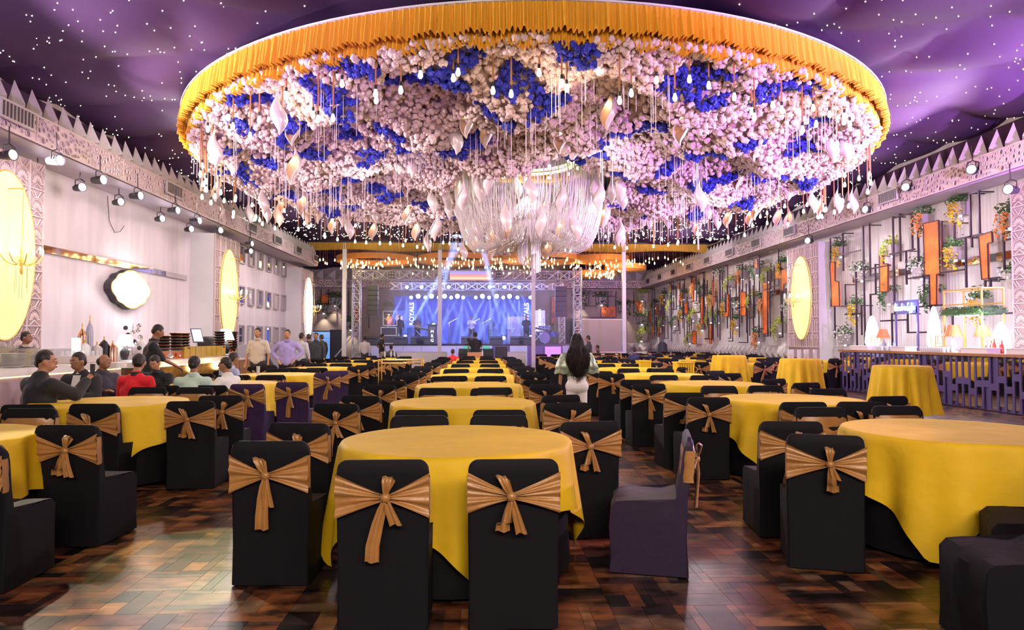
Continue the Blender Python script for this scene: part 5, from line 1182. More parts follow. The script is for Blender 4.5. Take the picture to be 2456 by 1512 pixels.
# coffee machine on brown sideboard beside the standing men
sb = thing('sideboard', 'brown wooden service sideboard behind standing men', 'sideboard', (-7.6, 20.4, 0)); build('body', MB().box((0, 0, .45), (.7, 3.0, .9)), M['wood'], sb); build('worktop', MB().box((0, 0, .92), (.76, 3.1, .04)), M['cream'], sb)
for k in range(3): d_ = build('door', MB().box((.36, -1 + k, .45), (.03, .9, .78)), M['wood'], sb); build('handle', MB().box((.39, -1 + k + .3, .5), (.02, .02, .2)), M['steel'], d_)
cm = thing('coffee_machine', 'wide black rounded coffee machine on the sideboard', 'coffee machine', (-7.6, 20.2, .94)); build('body', MB().lathe([(.001, -1.0), (.2, -.98), (.24, -.9), (.24, .9), (.2, .98), (.001, 1.0)], (0, 0, .42), 14, axis='y'), M['black'], cm, True); build('drip_tray', MB().box((.05, 0, .03), (.5, 1.8, .06)), M['chrome'], cm)
for k in range(3): build('group_head', MB().tube((.12, -.6 + .6 * k, .12), (.12, -.6 + .6 * k, .25), .05), M['chrome'], cm)
for s in (-.7, .7): build('side_leg', MB().box((0, s, .14), (.3, .1, .26)), M['dark'], cm)
for i, (x, y) in enumerate(((-6.1, 19.3), (-6.15, 20.3))):
    fc = thing('flight_case', 'black flight case with silver latches, ' + ('under', 'beside')[i] + ' the sideboard', 'case', (x, y, 0)); build('case_body', MB().box((0, 0, .35), (.5, .8, .7)), M['black'], fc)
    e = MB()
    for z in (.02, .35, .68):
        e.box((.255, 0, z), (.01, .8, .025))
    build('edge_trim', e, M['steel'], fc)
    for k in (-.2, .2): build('latch', MB().box((.265, k, .5), (.02, .1, .12)), M['steel'], fc)
# ------------------------------------------------------------------ stage
mst = mat('stage_black_floor', (.02, .02, .035), .25); mfr = mat('stage_skirt_pale', (.55, .55, .70), .5)  # white skirt with the blue stage light put into its colour
stg = thing('stage_platform', 'wide raised stage platform with blue-lit white front skirt', 'stage', (-.5, 43.5, 0))
build('deck', MB().box((0, 0, 1.2), (12.2, 7.4, .08)), mst, stg)
for k in range(12): build('skirt_panel', MB().box((-5.57 + 1.013 * k, -3.66, .58), (1.0, .05, 1.14)), M['navy'] if k in (7, 9, 10) else mfr, stg)
def truss(name, a, b, wd, lab, n, par=None):
    """square box truss between two points"""
    a = Vector(a); b = Vector(b); d = (b - a).normalized(); L = (b - a).length
    u = Vector((0, 1, 0)) if abs(d.y) < .5 else Vector((1, 0, 0)); v = d.cross(u).normalized(); h = wd / 2
    t = thing(name, lab, 'truss', a) if par is None else par; cs = [u * i * h + v * j * h for i, j in ((-1, -1), (1, -1), (1, 1), (-1, 1))]
    for c in cs: build('chord_tube', MB().tube(c, c + d * L, .028, n=6), M['steel'], t)
    br = MB()
    for k in range(n):
        p, q = d * (L * k / n), d * (L * (k + 1) / n)
        for s in range(4):
            c0, c1 = cs[s], cs[(s + 1) % 4]; br.tube(c0 + p, c1 + q, .014, n=4); br.tube(c0 + q, c1 + p, .014, n=4); br.tube(c0 + q, c1 + q, .016, n=4)
    build('lattice_braces', br, M['steel'], t); return t
YT = 39.3; zt_, zb_ = 5.38, 4.9
truss('stage_truss', (-7.3, YT, 5.14), (5.55, YT, 5.14), .5, 'long horizontal front truss over the stage opening', 20)
for i, x in enumerate((-7.13, 5.37)):
    truss('truss_tower', (x, YT, .05), (x, YT, 5.6), .42, 'upright truss tower at the %s end of the stage' % ('doorway', 'grey screen')[i], 11)
    o = build('base_plate', MB().box((x, YT, .02), (.9, .9, .04)), M['steel']); tag(o, 'square steel base plate under the %s truss tower' % ('doorway side', 'grey screen side')[i], 'base plate')
truss('stage_truss', (-6.0, 45, 4.95), (5.2, 45, 4.95), .45, 'darker rear truss carrying the row of stage lamps', 16)
for i, x in enumerate((5.0,)): truss('truss_tower', (3.95 + 1, 43.5, 1.25), (4.95, 43.5, 4.6), .35, 'thin upright truss tower on deck behind right speaker column', 8)
o = build('diagonal_brace', MB().tube((-8.6, YT - .3, .1), (-7.2, YT, 1.9), .04, n=8), M['steel']); tag(o, 'aluminium diagonal brace beside doorway side truss tower', 'brace')
# led banner, blinders
mban = mat('sunset_led', (.1, .05, .05), .4, emit=(1, .55, .45), es=.75); nt = mban.node_tree; tc = nt.nodes.new('ShaderNodeTexCoord'); sx_ = nt.nodes.new('ShaderNodeSeparateXYZ'); nt.links.new(tc.outputs['Generated'], sx_.inputs[0])
cr = nt.nodes.new('ShaderNodeValToRGB'); nt.links.new(sx_.outputs[2], cr.inputs[0]); e = cr.color_ramp.elements; e[0].position = 0; e[0].color = (.8, .25, .15, 1); e[1].position = 1; e[1].color = (.35, .35, .95, 1)
x = e.new(.15); x.color = (1, .9, .6, 1); x = e.new(.5); x.color = (1, .35, .30, 1); x = e.new(.75); x.color = (.5, .4, .95, 1); nt.links.new(cr.outputs[0], nt.nodes['Principled BSDF'].inputs['Emission Color'])
a, b = P(1079, 672, Y=38.95), P(1176, 651, Y=38.95)
o = build('led_banner', MB().box(((a.x + b.x) / 2, 38.95, (a.z + b.z) / 2), (b.x - a.x, .08, b.z - a.z)), mban); tag(o, 'led banner showing a sunset fixed to the front truss', 'screen')
for i, (px_, py_) in enumerate(((939, 660), (1060, 663), (1197, 658), (1308, 662))):
    p = P(px_, py_, Y=38.9); t = thing('blinder_lamp', 'black four-eyed lamp on front truss, ' + ('left of second pole', 'hidden by second pole', 'right of the sunset banner', 'right of third pole')[i], 'spotlight', p, 0, 'four-eyed lamps on truss'); build('lamp_housing', MB().box((0, 0, 0), (.3, .12, .36)), M['black'], t)
    for dx in (-.07, .07):
        for dz in (-.09, .09): build('lens', MB().lathe([(.001, 0), (.055, 0), (.055, .02), (.001, .02)], (dx, -.085, dz), 10, axis='y'), M['planter'], t)
# speaker columns
for i, (x0, x1, y0, y1) in enumerate(((881, 907, 685, 757), (1332, 1359, 687, 761))):
    a, b = P(x0, y1, Y=38.6), P(x1, y0, Y=38.6); t = thing('speaker_column', 'flown black line of speaker boxes at %s side of stage' % ('doorway', 'grey screen')[i], 'speaker', ((a.x + b.x) / 2, 38.6, 0)); hh = (b.z - a.z) / 6
    for k in range(6): c = build('speaker_box', MB().box((0, .012 * k, a.z + hh * (k + .5)), (b.x - a.x, .45, hh - .03)), M['black'], t); build('grille', MB().box((0, -.235 + .012 * k, a.z + hh * (k + .5)), (b.x - a.x - .06, .02, hh - .07)), M['black'], c)
    build('hanging_chain', MB().tube((0, 0, b.z), (0, .1, 5.2 if i else 5.2), .02), M['steel'], t)
# backdrop and screens with lettering
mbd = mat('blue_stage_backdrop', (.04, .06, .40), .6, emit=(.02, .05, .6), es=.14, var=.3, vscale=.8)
a, b = P(945, 826, Y=46.6), P(1278, 712, Y=46.6)
o = build('stage_backdrop', MB().box(((a.x + b.x) / 2, 46.6, (1.24 + b.z) / 2), (b.x - a.x, .06, b.z - 1.24)), mbd); tag(o, 'deep blue lit backdrop across the rear of stage', 'backdrop')
mlil = mat('lilac_led_screen', (.4, .4, .9), .4, emit=(.32, .30, 1), es=.9); mblu = mat('dark_blue_led_screen', (.05, .1, .4), .4, emit=(.03, .09, .55), es=.5); mwt = mat('white_screen_text', (1, 1, 1), .4, emit=(1, .97, 1), es=1.6)
def screen(x0, x1, y0, y1, m, lab, txt, size, Y_=45.8, cross=False):
    a, b = P(x0, y1, Y=Y_), P(x1, y0, Y=Y_); t = thing('led_screen', lab, 'screen', ((a.x + b.x) / 2, Y_, (a.z + b.z) / 2))
    build('screen_panel', MB().box((0, 0, 0), (b.x - a.x, .08, b.z - a.z)), m, t)
    if txt: textmesh(txt, size, .005, mwt, t, 'screen_lettering', (0, -.06, .1), (R(90), R(-90), 0))
    if cross:
        w_ = (b.x - a.x) / 2; build('cross_stroke', MB().tube((-w_, -.06, -w_ * 2.1), (w_, -.06, -w_ * .7), .02, n=4).tube((-w_ * .2, -.06, -w_ * 2.1), (-w_, -.06, -w_ * .9), .02, n=4), mwt, t)
    return t
screen(943, 976, 745, 826, mblu, 'dark blue led screen at rear of stage, doorway side', '', .1, 46.3)
screen(949, 966, 758, 790, mlil, 'small lilac led screen reading THE GRAND, doorway side', 'THE GRAND', .15, 46.1, True)
screen(976, 1000, 728, 786, mblu, 'upright led screen reading ROYALS, doorway side', 'ROYALS', .42, 45.9)
screen(1250, 1276, 731, 790, mblu, 'upright led screen reading ROYALS beside third pole', 'ROYALS', .46, 45.9)
screen(1282, 1307, 745, 795, mlil, 'lilac led screen reading THE GRAND right of third pole', 'THE GRAND', .24, 45.5, True)
p = P(1037, 826, Y=41.2); lc = thing('lectern', 'dark lectern lettered MRG with chevrons standing on the stage', 'lectern', (p.x, 41.2, 1.24))
build('lectern_body', MB().box((0, 0, .55), (.5, .4, 1.1)), M['dark'], lc); build('reading_top', MB().box((0, 0, 1.13), (.66, .5, .06)), M['black'], lc)
for i, c in enumerate('MRG'): textmesh(c, .26, .006, mwt, lc, 'letter', (0, -.215, .72 - .26 * i), (R(90), 0, 0))
cvn = MB()
for r_ in range(2):
    for k in range(3): x = -.12 + .12 * k; cvn.tube((x - .05, -.21, .98 - .07 * r_), (x, -.21, .93 - .07 * r_), .008, n=4).tube((x, -.21, .93 - .07 * r_), (x + .05, -.21, .98 - .07 * r_), .008, n=4)
build('chevrons', cvn, M['steel'], lc)
# stage lamps (rear truss, backdrop row, floor) and their beams in the haze
mh = bpy.data.materials.new('thin_stage_haze'); mh.use_nodes = True; nt = mh.node_tree; nt.nodes.remove(nt.nodes['Principled BSDF'])
vs = nt.nodes.new('ShaderNodeVolumeScatter'); vs.inputs['Density'].default_value = .022; vs.inputs['Color'].default_value = (.9, .92, 1, 1); vs.inputs['Anisotropy'].default_value = .2; nt.links.new(vs.outputs[0], nt.nodes['Material Output'].inputs['Volume'])
hz = build('stage_haze', MB().box((-.62, 40.4, 3.93), (10.8, 12.2, 5.34)), mh); tag(hz, 'thin blue-lit haze hanging in the stage light beams', 'haze', None, 'stuff')
def stagelamp(px_, py_, Y_, lab, grp, r_=.11, m='beamlamp', up=False):
    p = P(px_, py_, Y=Y_); t = thing('stage_lamp', lab, 'spotlight', p, 0, grp)
    build('lamp_head', MB().lathe([(.02, .3), (r_ * 1.1, .26), (r_ * 1.2, .02), (r_, 0)], n=10, axis='y'), M['black'], t, True)
    build('lens', MB().lathe([(.001, .0), (r_, 0), (r_, .02), (.001, .02)], n=12, axis='y'), M[m], t)
    build('yoke', MB().path([(-r_ * 1.3, .1, 0), (-r_ * 1.3, .1, r_ * 1.5), (r_ * 1.3, .1, r_ * 1.5), (r_ * 1.3, .1, 0)], .015, 4), M['black'], t); return p
qz = random.Random(12)
mm = {976: 1.4, 1011: 1.3, 1076: .6, 1109: .8, 1174: 1.5, 1210: 1.4, 1245: 1.3}
for x in (976, 1011, 1076, 1109, 1174, 1210, 1245):
    p = stagelamp(x, 689, 44.5, 'glowing blue-white moving lamp on the rear stage truss', 'upper row of stage lamps')
    for k in range(3): spot(p + Vector((0, -.1, -.15)), (p.x + (-1.6, .1, 1.5)[k] + qz.uniform(-.3, .3), 42.8 + qz.uniform(-1, 1), 1.2), 60000 * mm[x], (.24, .38, 1), 6, .4, .05)
for x in (986, 1020, 1052, 1082, 1111, 1141, 1173, 1207, 1241, 1272):
    p = stagelamp(x, 714, 46.0, 'glowing blue-white lamp in the lower row before the backdrop', 'lower row of stage lamps')
    if x in (986, 1020, 1082, 1111, 1173, 1207, 1241): 
        for k in range(2): spot(p + Vector((0, -.1, -.1)), (p.x + (-.8, .7)[k] + qz.uniform(-.25, .25), 43.5, 1.2), 34000, (.28, .42, 1), 7, .5, .05)
for x in (1003, 1035, 1066, 1097, 1157, 1191, 1222): stagelamp(x, 711, 46.1, 'round white-lilac lamp between the blue ones at backdrop top', 'white lamps at the backdrop top', .15, 'par')
for (x, y, tx, ty, tz) in ((1208, 811, 1150, 560, 36.0), (1273, 809, 1265, 560, 44), (972, 808, 1100, 590, 36.5), (1040, 780, 1092, 575, 36.0)):
    p = stagelamp(x, y, 42.0, 'bright moving lamp on the stage floor throwing a beam upward', 'floor lamps on the stage')
    if x != 1273: spot(p + Vector((0, -.15, .1)), P(tx, ty, Y=tz), 420000, (.32, .50, 1), 3.2, .25, .05)
# stage furniture: wedges, drums, keyboard, glass drum shield, amps
for i, x in enumerate((890, 960, 1000, 1015, 1122, 1190, 1240, 1262)):
    p = P(x, 826, Y=40.7); w_ = .8; t = thing('floor_monitor', 'dark wedge floor monitor at the stage edge, %s from the doorway side' % ORD[i], 'speaker', (p.x, 40.7, 1.24), 0, 'wedge monitors on the stage')
    build('wedge_body', MB().prism([(0, 0), (.5, 0), (.5, .2), (.15, .45), (0, .45)], -w_ / 2, w_ / 2, lambda a, b, c: (c, .5 - a, b)), M['dark'], t)
    build('grille', MB().box((0, .24, .33), (w_ * .9, .3, .015)), M['black'], t)
def drum(t, x, y, z, r_, h, ax='z'):
    build('drum_shell', MB().lathe([(.001, 0), (r_, 0), (r_, h), (.001, h)], (x, y, z), 18, axis=ax), mat('blue_sparkle_drum', (.1, .15, .5), .2), t, True); build('hoop', MB().lathe([(r_ * 1.02, h - .02), (r_ * 1.05, h), (r_, h + .01)], (x, y, z), 18, axis=ax), M['chrome'], t)
for i, (x, y, sc) in enumerate(((1225, 44, 1.0), (1305, 43, 1.15))):
    p = P(x, 826, Y=y); t = thing('drum_kit', 'drum kit %s on the stage' % ('inside clear shield', 'right of the third pole'), 'drums', (p.x, y, 1.24)) if False else thing('drum_kit', ('shiny drum kit behind the clear shield on stage', 'blue drum kit right of the third white pole')[i], 'drums', (p.x, y, 1.24)); t.scale = (sc,) * 3
    drum(t, 0, -.3, .32, .3, .4, 'y'); drum(t, -.45, -.1, .35, .2, .25); drum(t, .5, 0, .35, .24, .3); drum(t, -.15, -.1, .75, .16, .2); drum(t, .2, -.1, .75, .17, .2)
    for (cx, cy, cz) in ((-.6, .1, 1.1), (.6, .1, 1.2), (0, .4, 1.35), (-.9, 0, .9)):
        c = build('cymbal', MB().lathe([(.001, .02), (.24, 0), (.001, .012)], (cx, cy, cz), 16), M['gold'], t); build('stand', MB().tube((cx, cy, 0), (cx, cy, cz), .014), M['chrome'], c)
a, b = P(1217, 826, Y=43.2), P(1272, 760, Y=43.2); o = build('drum_shield', MB().box(((a.x + b.x) / 2, 43.2, (1.24 + b.z) / 2), (b.x - a.x, .02, b.z - 1.24)), mat('acrylic', (.8, .85, 1), .05, alpha=.22)); tag(o, 'clear acrylic shield panel in front of the drums', 'screen')
for i, (x, y, lab) in enumerate(((1012, 42.5, 'keyboard on crossed stand left of the lectern'), (1292, 42.0, 'keyboard on crossed stand at the drum side'))):
    p = P(x, 826, Y=y); t = thing('keyboard', lab, 'keyboard', (p.x, y, 1.24)); build('key_bed', MB().box((0, 0, .9), (1.2, .35, .1)), M['black'], t, False, None, (0, R(10), 0)); build('white_keys', MB().box((0, .08, .96), (1.1, .14, .02)), M['white'], t, False, None, (0, R(10), 0))
    build('cross_stand', MB().tube((-.4, 0, 0), (.4, 0, .85), .02).tube((.4, 0, 0), (-.4, 0, .85), .02), M['steel'], t)
for i, (x, z, w_, h) in enumerate(((934, 1.24, .9, 1.0), (937, 2.3, .8, .9))):
    p = P(x, 826, Y=41.5); t = thing('rack_case', 'flight case rack on the stage behind the doorway side speakers, ' + ('lower', 'upper open frame')[i], 'case', (p.x, 41.5, z))
    if i == 0: build('case_body', MB().box((0, 0, h / 2), (w_ * 1.2, .7, h)), M['dark'], t)
    e = MB()
    for s in (-1, 1):
        e.box((s * w_ / 2, -.36, h / 2), (.05, .03, h))
    for zz in (.03, h / 2, h - .03): e.box((0, -.36, zz), (w_, .03, .05))
    build('edge_frame', e, M['steel'], t)
for i, x in enumerate((1078, 1133, 1160)):
    p = P(x, 826, Y=41); t = thing('microphone_stand', 'thin boom microphone stand on the stage, ' + ORD[i] + ' from the lectern', 'microphone', (p.x, 41, 1.24)); build('stand_pole', MB().tube((0, 0, 0), (0, 0, 1.3), .012), M['chrome'], t); build('boom', MB().tube((-.1, 0, 1.2), (.45, -.1, 1.5), .01), M['chrome'], t); build('microphone', MB().ball((.47, -.1, 1.52), .035, 8, 6), M['black'], t); build('base', MB().lathe([(.001, 0), (.14, 0), (.14, .02), (.001, .03)], n=14), M['black'], t)
o = build('lit_cube', MB().box((0, 0, .5), (.9, .3, .98)), mat('pink_lit_cube', (.5, .3, .7), .5, emit=(.75, .28, .62), es=.45), None, False, (P(1326, 830, Y=39.6).x, 39.6, .1)); tag(o, 'square glowing pink box at the foot of the stage', 'light box')
gs = thing('grey_screen', 'large blank grey panel standing beside the stage', 'screen', (7.3, 44, 0)); a, b = P(1392, 848, Y=44), P(1490, 767, Y=44)
build('panel', MB().box(((a.x + b.x) / 2 - 7.3, 0, b.z / 2), (b.x - a.x, .08, b.z)), mat('grey_panel', (.32, .27, .29), .6), gs); build('panel_frame', MB().box(((a.x + b.x) / 2 - 7.3, .02, b.z), (b.x - a.x + .06, .1, .05)), M['steel'], gs)
o = build('black_curtain', MB().box((5.95, 47.5, 1.5), (.9, .08, 2.9)), M['black']); tag(o, 'narrow black curtain behind the grey screen side tower', 'curtain')
# white low partitions and the mixing desk
for i, (x0, x1) in enumerate(((953, 1072), (1190, 1262), (1424, 1500))):
    a, b = P(x0, 846, Y=31.5), P(x1, 846, Y=31.5); t = thing('low_partition', 'low white partition board before the stage, ' + ('nearest the doorway side', 'behind mixing desk', 'under the grey screen')[i], 'partition', ((a.x + b.x) / 2, 31.5, 0), 0, 'low white partitions')
    build('board', MB().box((0, 0, .46), (b.x - a.x, .07, .92)), M['white'], t); build('top_rail', MB().box((0, 0, .935), (b.x - a.x + .02, .1, .03)), M['cream'], t)
for i, (x0, x1, Y_) in enumerate(((1100, 1140, 29.3), (1150, 1184, 29.3))):
    a, b = P(x0, 850, Y=Y_), P(x1, 850, Y=Y_); t = thing('mixing_desk', 'sound mixing desk with small screen, ' + ('left of the standing engineer', 'right of the standing engineer')[i], 'mixing desk', ((a.x + b.x) / 2, Y_, 0)); w_ = b.x - a.x
    build('desk_case', MB().box((0, 0, .45), (w_, .7, .9)), M['black'], t); build('console', MB().prism([(0, 0), (.7, 0), (.7, .22), (0, .05)], -w_ / 2, w_ / 2, lambda p, q, r: (r, p - .35, .9 + q)), M['dark'], t); build('console_screen', MB().box((0, .33, 1.16), (w_ * .5, .03, .16)), mat('green_screen', (.1, .5, .4), .3, emit=(.1, .6, .5), es=.35), t)
o = thing('speaker', 'black standing loudspeaker right of the mixing desk', 'speaker', (P(1202, 850, Y=29).x, 29, 0)); build('cabinet', MB().box((0, 0, .6), (.5, .5, 1.2)), M['black'], o); build('grille', MB().box((0, -.26, .6), (.42, .02, 1.1)), M['dark'], o)
o = build('cardboard_box', MB().box((0, 0, .5), (.62, .4, 1.0)), mat('cardboard', (.62, .30, .15), .8), None, False, (P(1140, 850, Y=27.6).x, 27.6, 0)); tag(o, 'orange-brown tall carton behind the sound engineer', 'box')
for i, (x, y) in enumerate(((1157, 27.4), (923, 26.5), (938, 26.5), (946, 26.6))):
    t = thing('water_bottle', 'small clear water bottle ' + ('beside the carton', 'leftmost on far table', 'middle on far table', 'rightmost on far table')[i], 'bottle', (P(x, 850, Y=y).x, y, .84), 0, 'water bottles'); build('bottle_body', MB().lathe([(.001, 0), (.035, 0), (.035, .18), (.012, .23), (.012, .25)], n=8), mcl_, t, True); build('cap', MB().lathe([(.014, .25), (.014, .27), (.001, .27)], n=8), M['white'], t)
o = thing('trolley_bag', 'black upright trolley bag against the corner wainscot', 'bag', (P(1589, 845, Y=38).x, 38, 0)); build('bag_body', MB().lathe([(.001, 0), (.26, .02), (.3, .5), (.26, 1.2), (.15, 1.35), (.001, 1.38)], n=12, sy=.6), M['dark'], o, True); build('pull_handle', MB().path([(-.15, 0, 1.3), (-.17, 0, 1.8), (.05, 0, 1.8), (.07, 0, 1.3)], .015, 6), M['black'], o)
# ------------------------------------------------------------------ people
def capsules(segs, balls=(), vox=.016, smooth=2, name='body'):
    """one continuous skin: tapered limbs and rounded volumes fused by a voxel remesh"""
    mb = MB()
    for (a, b, r0, r1) in segs:
        mb.tube(a, b, r0, r1, 12); mb.ball(a, r0, 12, 8); mb.ball(b, r1, 12, 8)
    for (c, r) in balls: mb.ball(c, r, 16, 11)
    me = mb.mesh(name, []); o = bpy.data.objects.new(name, me); COL.objects.link(o)
    md = o.modifiers.new('r', 'REMESH'); md.mode = 'VOXEL'; md.voxel_size = vox; md.use_smooth_shade = True
    m2 = o.modifiers.new('s', 'SMOOTH'); m2.iterations = smooth; m2.factor = .6
    dg = bpy.context.evaluated_depsgraph_get(); e = o.evaluated_get(dg); out = bpy.data.meshes.new_from_object(e); out.name = name
    bpy.data.objects.remove(o); bpy.data.meshes.remove(me); return out
def V3(*a): return Vector(a)
def person(lab, loc, rz, pose='stand', shirt=(.5, .5, .5), trousers=(.02, .02, .03), skin='skin', h=1.72, arms='down', headyaw=0, headpitch=0, hair='short', vox=.018, lean=0, jacket=False, sleeve=1.0, collar=None, bald=False, base=0, female=False, vest=None, lap=False):
    s = h / 1.72; t = thing('person', lab, 'person', (loc[0], loc[1], base), rz); t.scale = (s,) * 3
    sit = pose == 'sit'; hz_ = .50 if sit else .92; L = R(lean)
    def up(y, z): dz = z - hz_; return V3(0, y * math.cos(L) + dz * math.sin(L), hz_ + dz * math.cos(L) - y * math.sin(L))
    def U(x, y, z): q = up(y, z); q.x = x; return q
    sz = hz_ + .52; hip = .095
    sw = .17 if female else .19
    neck0, neck1 = U(0, -.01, sz + .02), U(0, .012, sz + .11); hc = U(0, .035, sz + .205)
    # legs: hip, knee, ankle, toe
    legs = []
    for k in (-1, 1):
        if sit: J = [V3(k * .10, .0, .50), V3(k * .13, .42, .50), V3(k * .13, .40, .09), V3(k * .14, .56, .04)]
        else: J = [V3(k * .09, 0, .90), V3(k * .10, .015, .49), V3(k * .11, -.02, .09), V3(k * .13, .12, .035)]
        legs.append(J)
    AR = {'down': [(.27, -.02, -.28), (.28, .04, -.52)], 'fwd': [(.25, .06, -.27), (.14, .30, -.22)], 'table': [(.27, .10, -.25), (.10, .36, -.20)], 'hips': [(.36, -.08, -.24), (.20, .07, -.42)], 'phone': [(.25, .14, -.26), (.07, .34, -.18)], 'up': [(.28, .20, -.14), (.20, .36, .02)], 'reach': [(.24, .16, -.24), (.12, .40, -.34)], 'side': [(.36, .05, -.2), (.5, .2, -.28)]}
    if isinstance(arms, str): arms = (arms, arms)
    aj = []
    for k, nm in zip((-1, 1), arms):
        e, w_ = AR[nm]; S_ = U(k * sw, -.01, sz - .03); aj.append((k, S_, U(k * e[0], e[1], sz + e[2]), U(k * w_[0], w_[1], sz + w_[2]), nm))
    segs = [(neck0, neck1, .058, .052)]; balls = [(hc, (.073, .090, .108)), (hc + V3(0, .018, -.055), (.055, .070, .058))]
    rotm = Matrix.Rotation(R(headyaw), 3, 'Z') @ Matrix.Rotation(R(-headpitch), 3, 'X')
    def HD(x, y, z): return hc + rotm @ V3(x, y, z)
    balls = [(hc, (.074, .088, .106)), (HD(0, .022, -.055), (.056, .066, .058)), (HD(0, .096, -.018), (.013, .020, .020)), (HD(0, .090, .004), (.009, .014, .022)), (HD(.078, .0, -.008), (.012, .022, .032)), (HD(-.078, .0, -.008), (.012, .022, .032)), (HD(0, .084, -.062), (.024, .010, .010)), (HD(.028, .082, .018), (.020, .008, .007)), (HD(-.028, .082, .018), (.020, .008, .007))]
    segs += [(U(0, 0, hz_ + .08), U(0, -.01, sz - .1), .095, .095), (U(-sw + .03, -.01, sz - .055), U(sw - .03, -.01, sz - .055), .045, .045)]
    for J in legs: segs += [(J[0], J[1], .085, .056), (J[1], J[2], .054, .036), (J[2] + V3(0, -.02, -.04), J[3], .034, .028)]
    segs += [(legs[0][0], legs[1][0], .10, .10), (U(0, 0, hz_ + .08), V3(0, 0, hz_), .115, .115)]
    for (k, S_, E_, W_, nm) in aj:
        segs += [(S_, E_, .045, .036), (E_, W_, .036, .025)]; d = (W_ - E_).normalized(); pc = W_ + d * .045
        sd = Vector((0, 0, 1)) if abs(d.z) < .8 else Vector((0, 1, 0)); side = d.cross(sd).normalized(); curl = sd.cross(d)
        dn = (V3(0, 0, -1) if abs(d.z) < .8 else V3(0, 1, 0))
        segs += [(W_, pc + d * .02, .024, .026)]
        for f in range(4):                            # four fingers, bent, of unequal length
            b0 = pc + d * .028 + side * (f - 1.5) * .019; l = (.036, .044, .041, .032)[f]; m0 = b0 + d * l + dn * .012; segs += [(b0, m0, .0095, .009), (m0, m0 + d * l * .45 + dn * .026, .009, .008)]
        th = pc - side * .030 * -k - d * .012; segs += [(pc - d * .01, th + d * .01, .012, .011), (th + d * .01, th + d * .042 + dn * .014, .010, .009)]
    body = ob('body', capsules(segs, balls, vox * .8), t); body.data.materials.clear(); body.data.materials.append(M[skin])
    # clothes
    msh = mat('cloth_%d_%d_%d' % tuple(int(c * 255) for c in shirt), shirt, .75, bump=.35, bscale=12, sheen=.15)
    mtr = mat('cloth_%d_%d_%d' % tuple(int(c * 255) for c in trousers), trousers, .8, bump=.3, bscale=12)
    j = .012 if jacket else 0
    f_ = .13 if female else 0
    cs = [(U(0, .0, hz_ + .02 + f_), U(0, -.005, hz_ + .25), .135 - f_ * .3 + j, .128 - f_ * .2 + j), (U(0, -.005, hz_ + .25), U(0, -.01, sz - .14), .128 + j, .135 + j), (U(-sw + .035, -.01, sz - .062), U(sw - .035, -.01, sz - .062), .084 + j, .084 + j), (U(-.07, -.012, sz - .03), U(.07, -.012, sz - .03), .078 + j, .078 + j), (U(-.075 + f_ * .3, 0, hz_ + f_), U(.075 - f_ * .3, 0, hz_ + f_), .118 - f_ * .25 + j, .118 - f_ * .25 + j),
          (U(-.10, -.005, hz_ + .32), U(.10, -.005, hz_ + .32), .105 + j, .105 + j), (U(-.08, -.005, hz_ + .22), U(.08, -.005, hz_ + .22), .115 + j, .115 + j), (U(-.085, -.005, hz_ + .1 + f_), U(.085, -.005, hz_ + .1 + f_), .11 - f_ * .2 + j, .11 - f_ * .2 + j), (U(-.02, -.01, sz + .035), U(.02, -.01, sz + .035), .064 + j, .064 + j)]
    for (k, S_, E_, W_, nm) in aj:
        cs.append((S_ + V3(0, 0, -.01), E_ if sleeve >= .5 else S_.lerp(E_, .62), .070 + j, .056 + j))
        if sleeve > .9: cs.append((E_, E_.lerp(W_, .88), .056 + j, .044 + j))
    sh_ = ob('jacket' if jacket else 'shirt', capsules(cs, (), vox, 12), t); sh_.data.materials.clear(); sh_.data.materials.append(msh)
    cs = [(legs[0][0], legs[1][0], .118, .118)] if not female else [(V3(-.085, -.015, .89), V3(.085, -.015, .89), .118, .118), (V3(-.06, -.005, 1.03), V3(.06, -.005, 1.03), .105, .105)]
    if not sit: cs.append((V3(-.05, 0, .96), V3(.05, 0, .96), .115, .115))
    for J in legs: cs += [(J[0], J[1], .094 if female else .098, .078), (J[1], J[2] + V3(0, 0, .0), .070, .058)]
    tr = ob('trousers', capsules(cs, (), vox, 3 if female else 8), t); tr.data.materials.clear(); tr.data.materials.append(mtr)
    for J in legs: build('shoe', MB().ball(((J[2].x + J[3].x) / 2, (J[2].y + J[3].y) / 2, .045), (.05, .14, .045), 10, 6), M['black'], t, 'all')
    if not collar: collar = tuple(min(.9, c * .8 + .004) for c in shirt)
    if collar:
        mc = mat('collar_%d_%d_%d' % tuple(int(c * 255) for c in collar), collar, .7)
        if jacket and collar[0] > .3:
            mb = MB(); a = [U(-.05, .070, sz + .03), U(.05, .070, sz + .03), U(.045, .125, sz - .09), U(-.045, .125, sz - .09), U(.012, .150, sz - .22), U(-.012, .150, sz - .22)]; mb.add([q + V3(0, -.05, 0) for q in a] + a, [(9, 8, 7, 6), (11, 10, 8, 9), (0, 6, 7, 1), (1, 7, 8, 2), (2, 8, 10, 4), (4, 10, 11, 5), (5, 11, 9, 3), (3, 9, 6, 0)]); mb.ball(U(0, .0, sz + .045), (.066, .066, .028), 12, 6)
        else: mb = MB().lathe([(.062, -.02), (.072, .03), (.078, .02), (.085, -.02)], n=16); mb.v = [tuple(Vector(v) + U(0, 0, sz + .045)) for v in mb.v]
        build('collar', mb, mc, t, True)
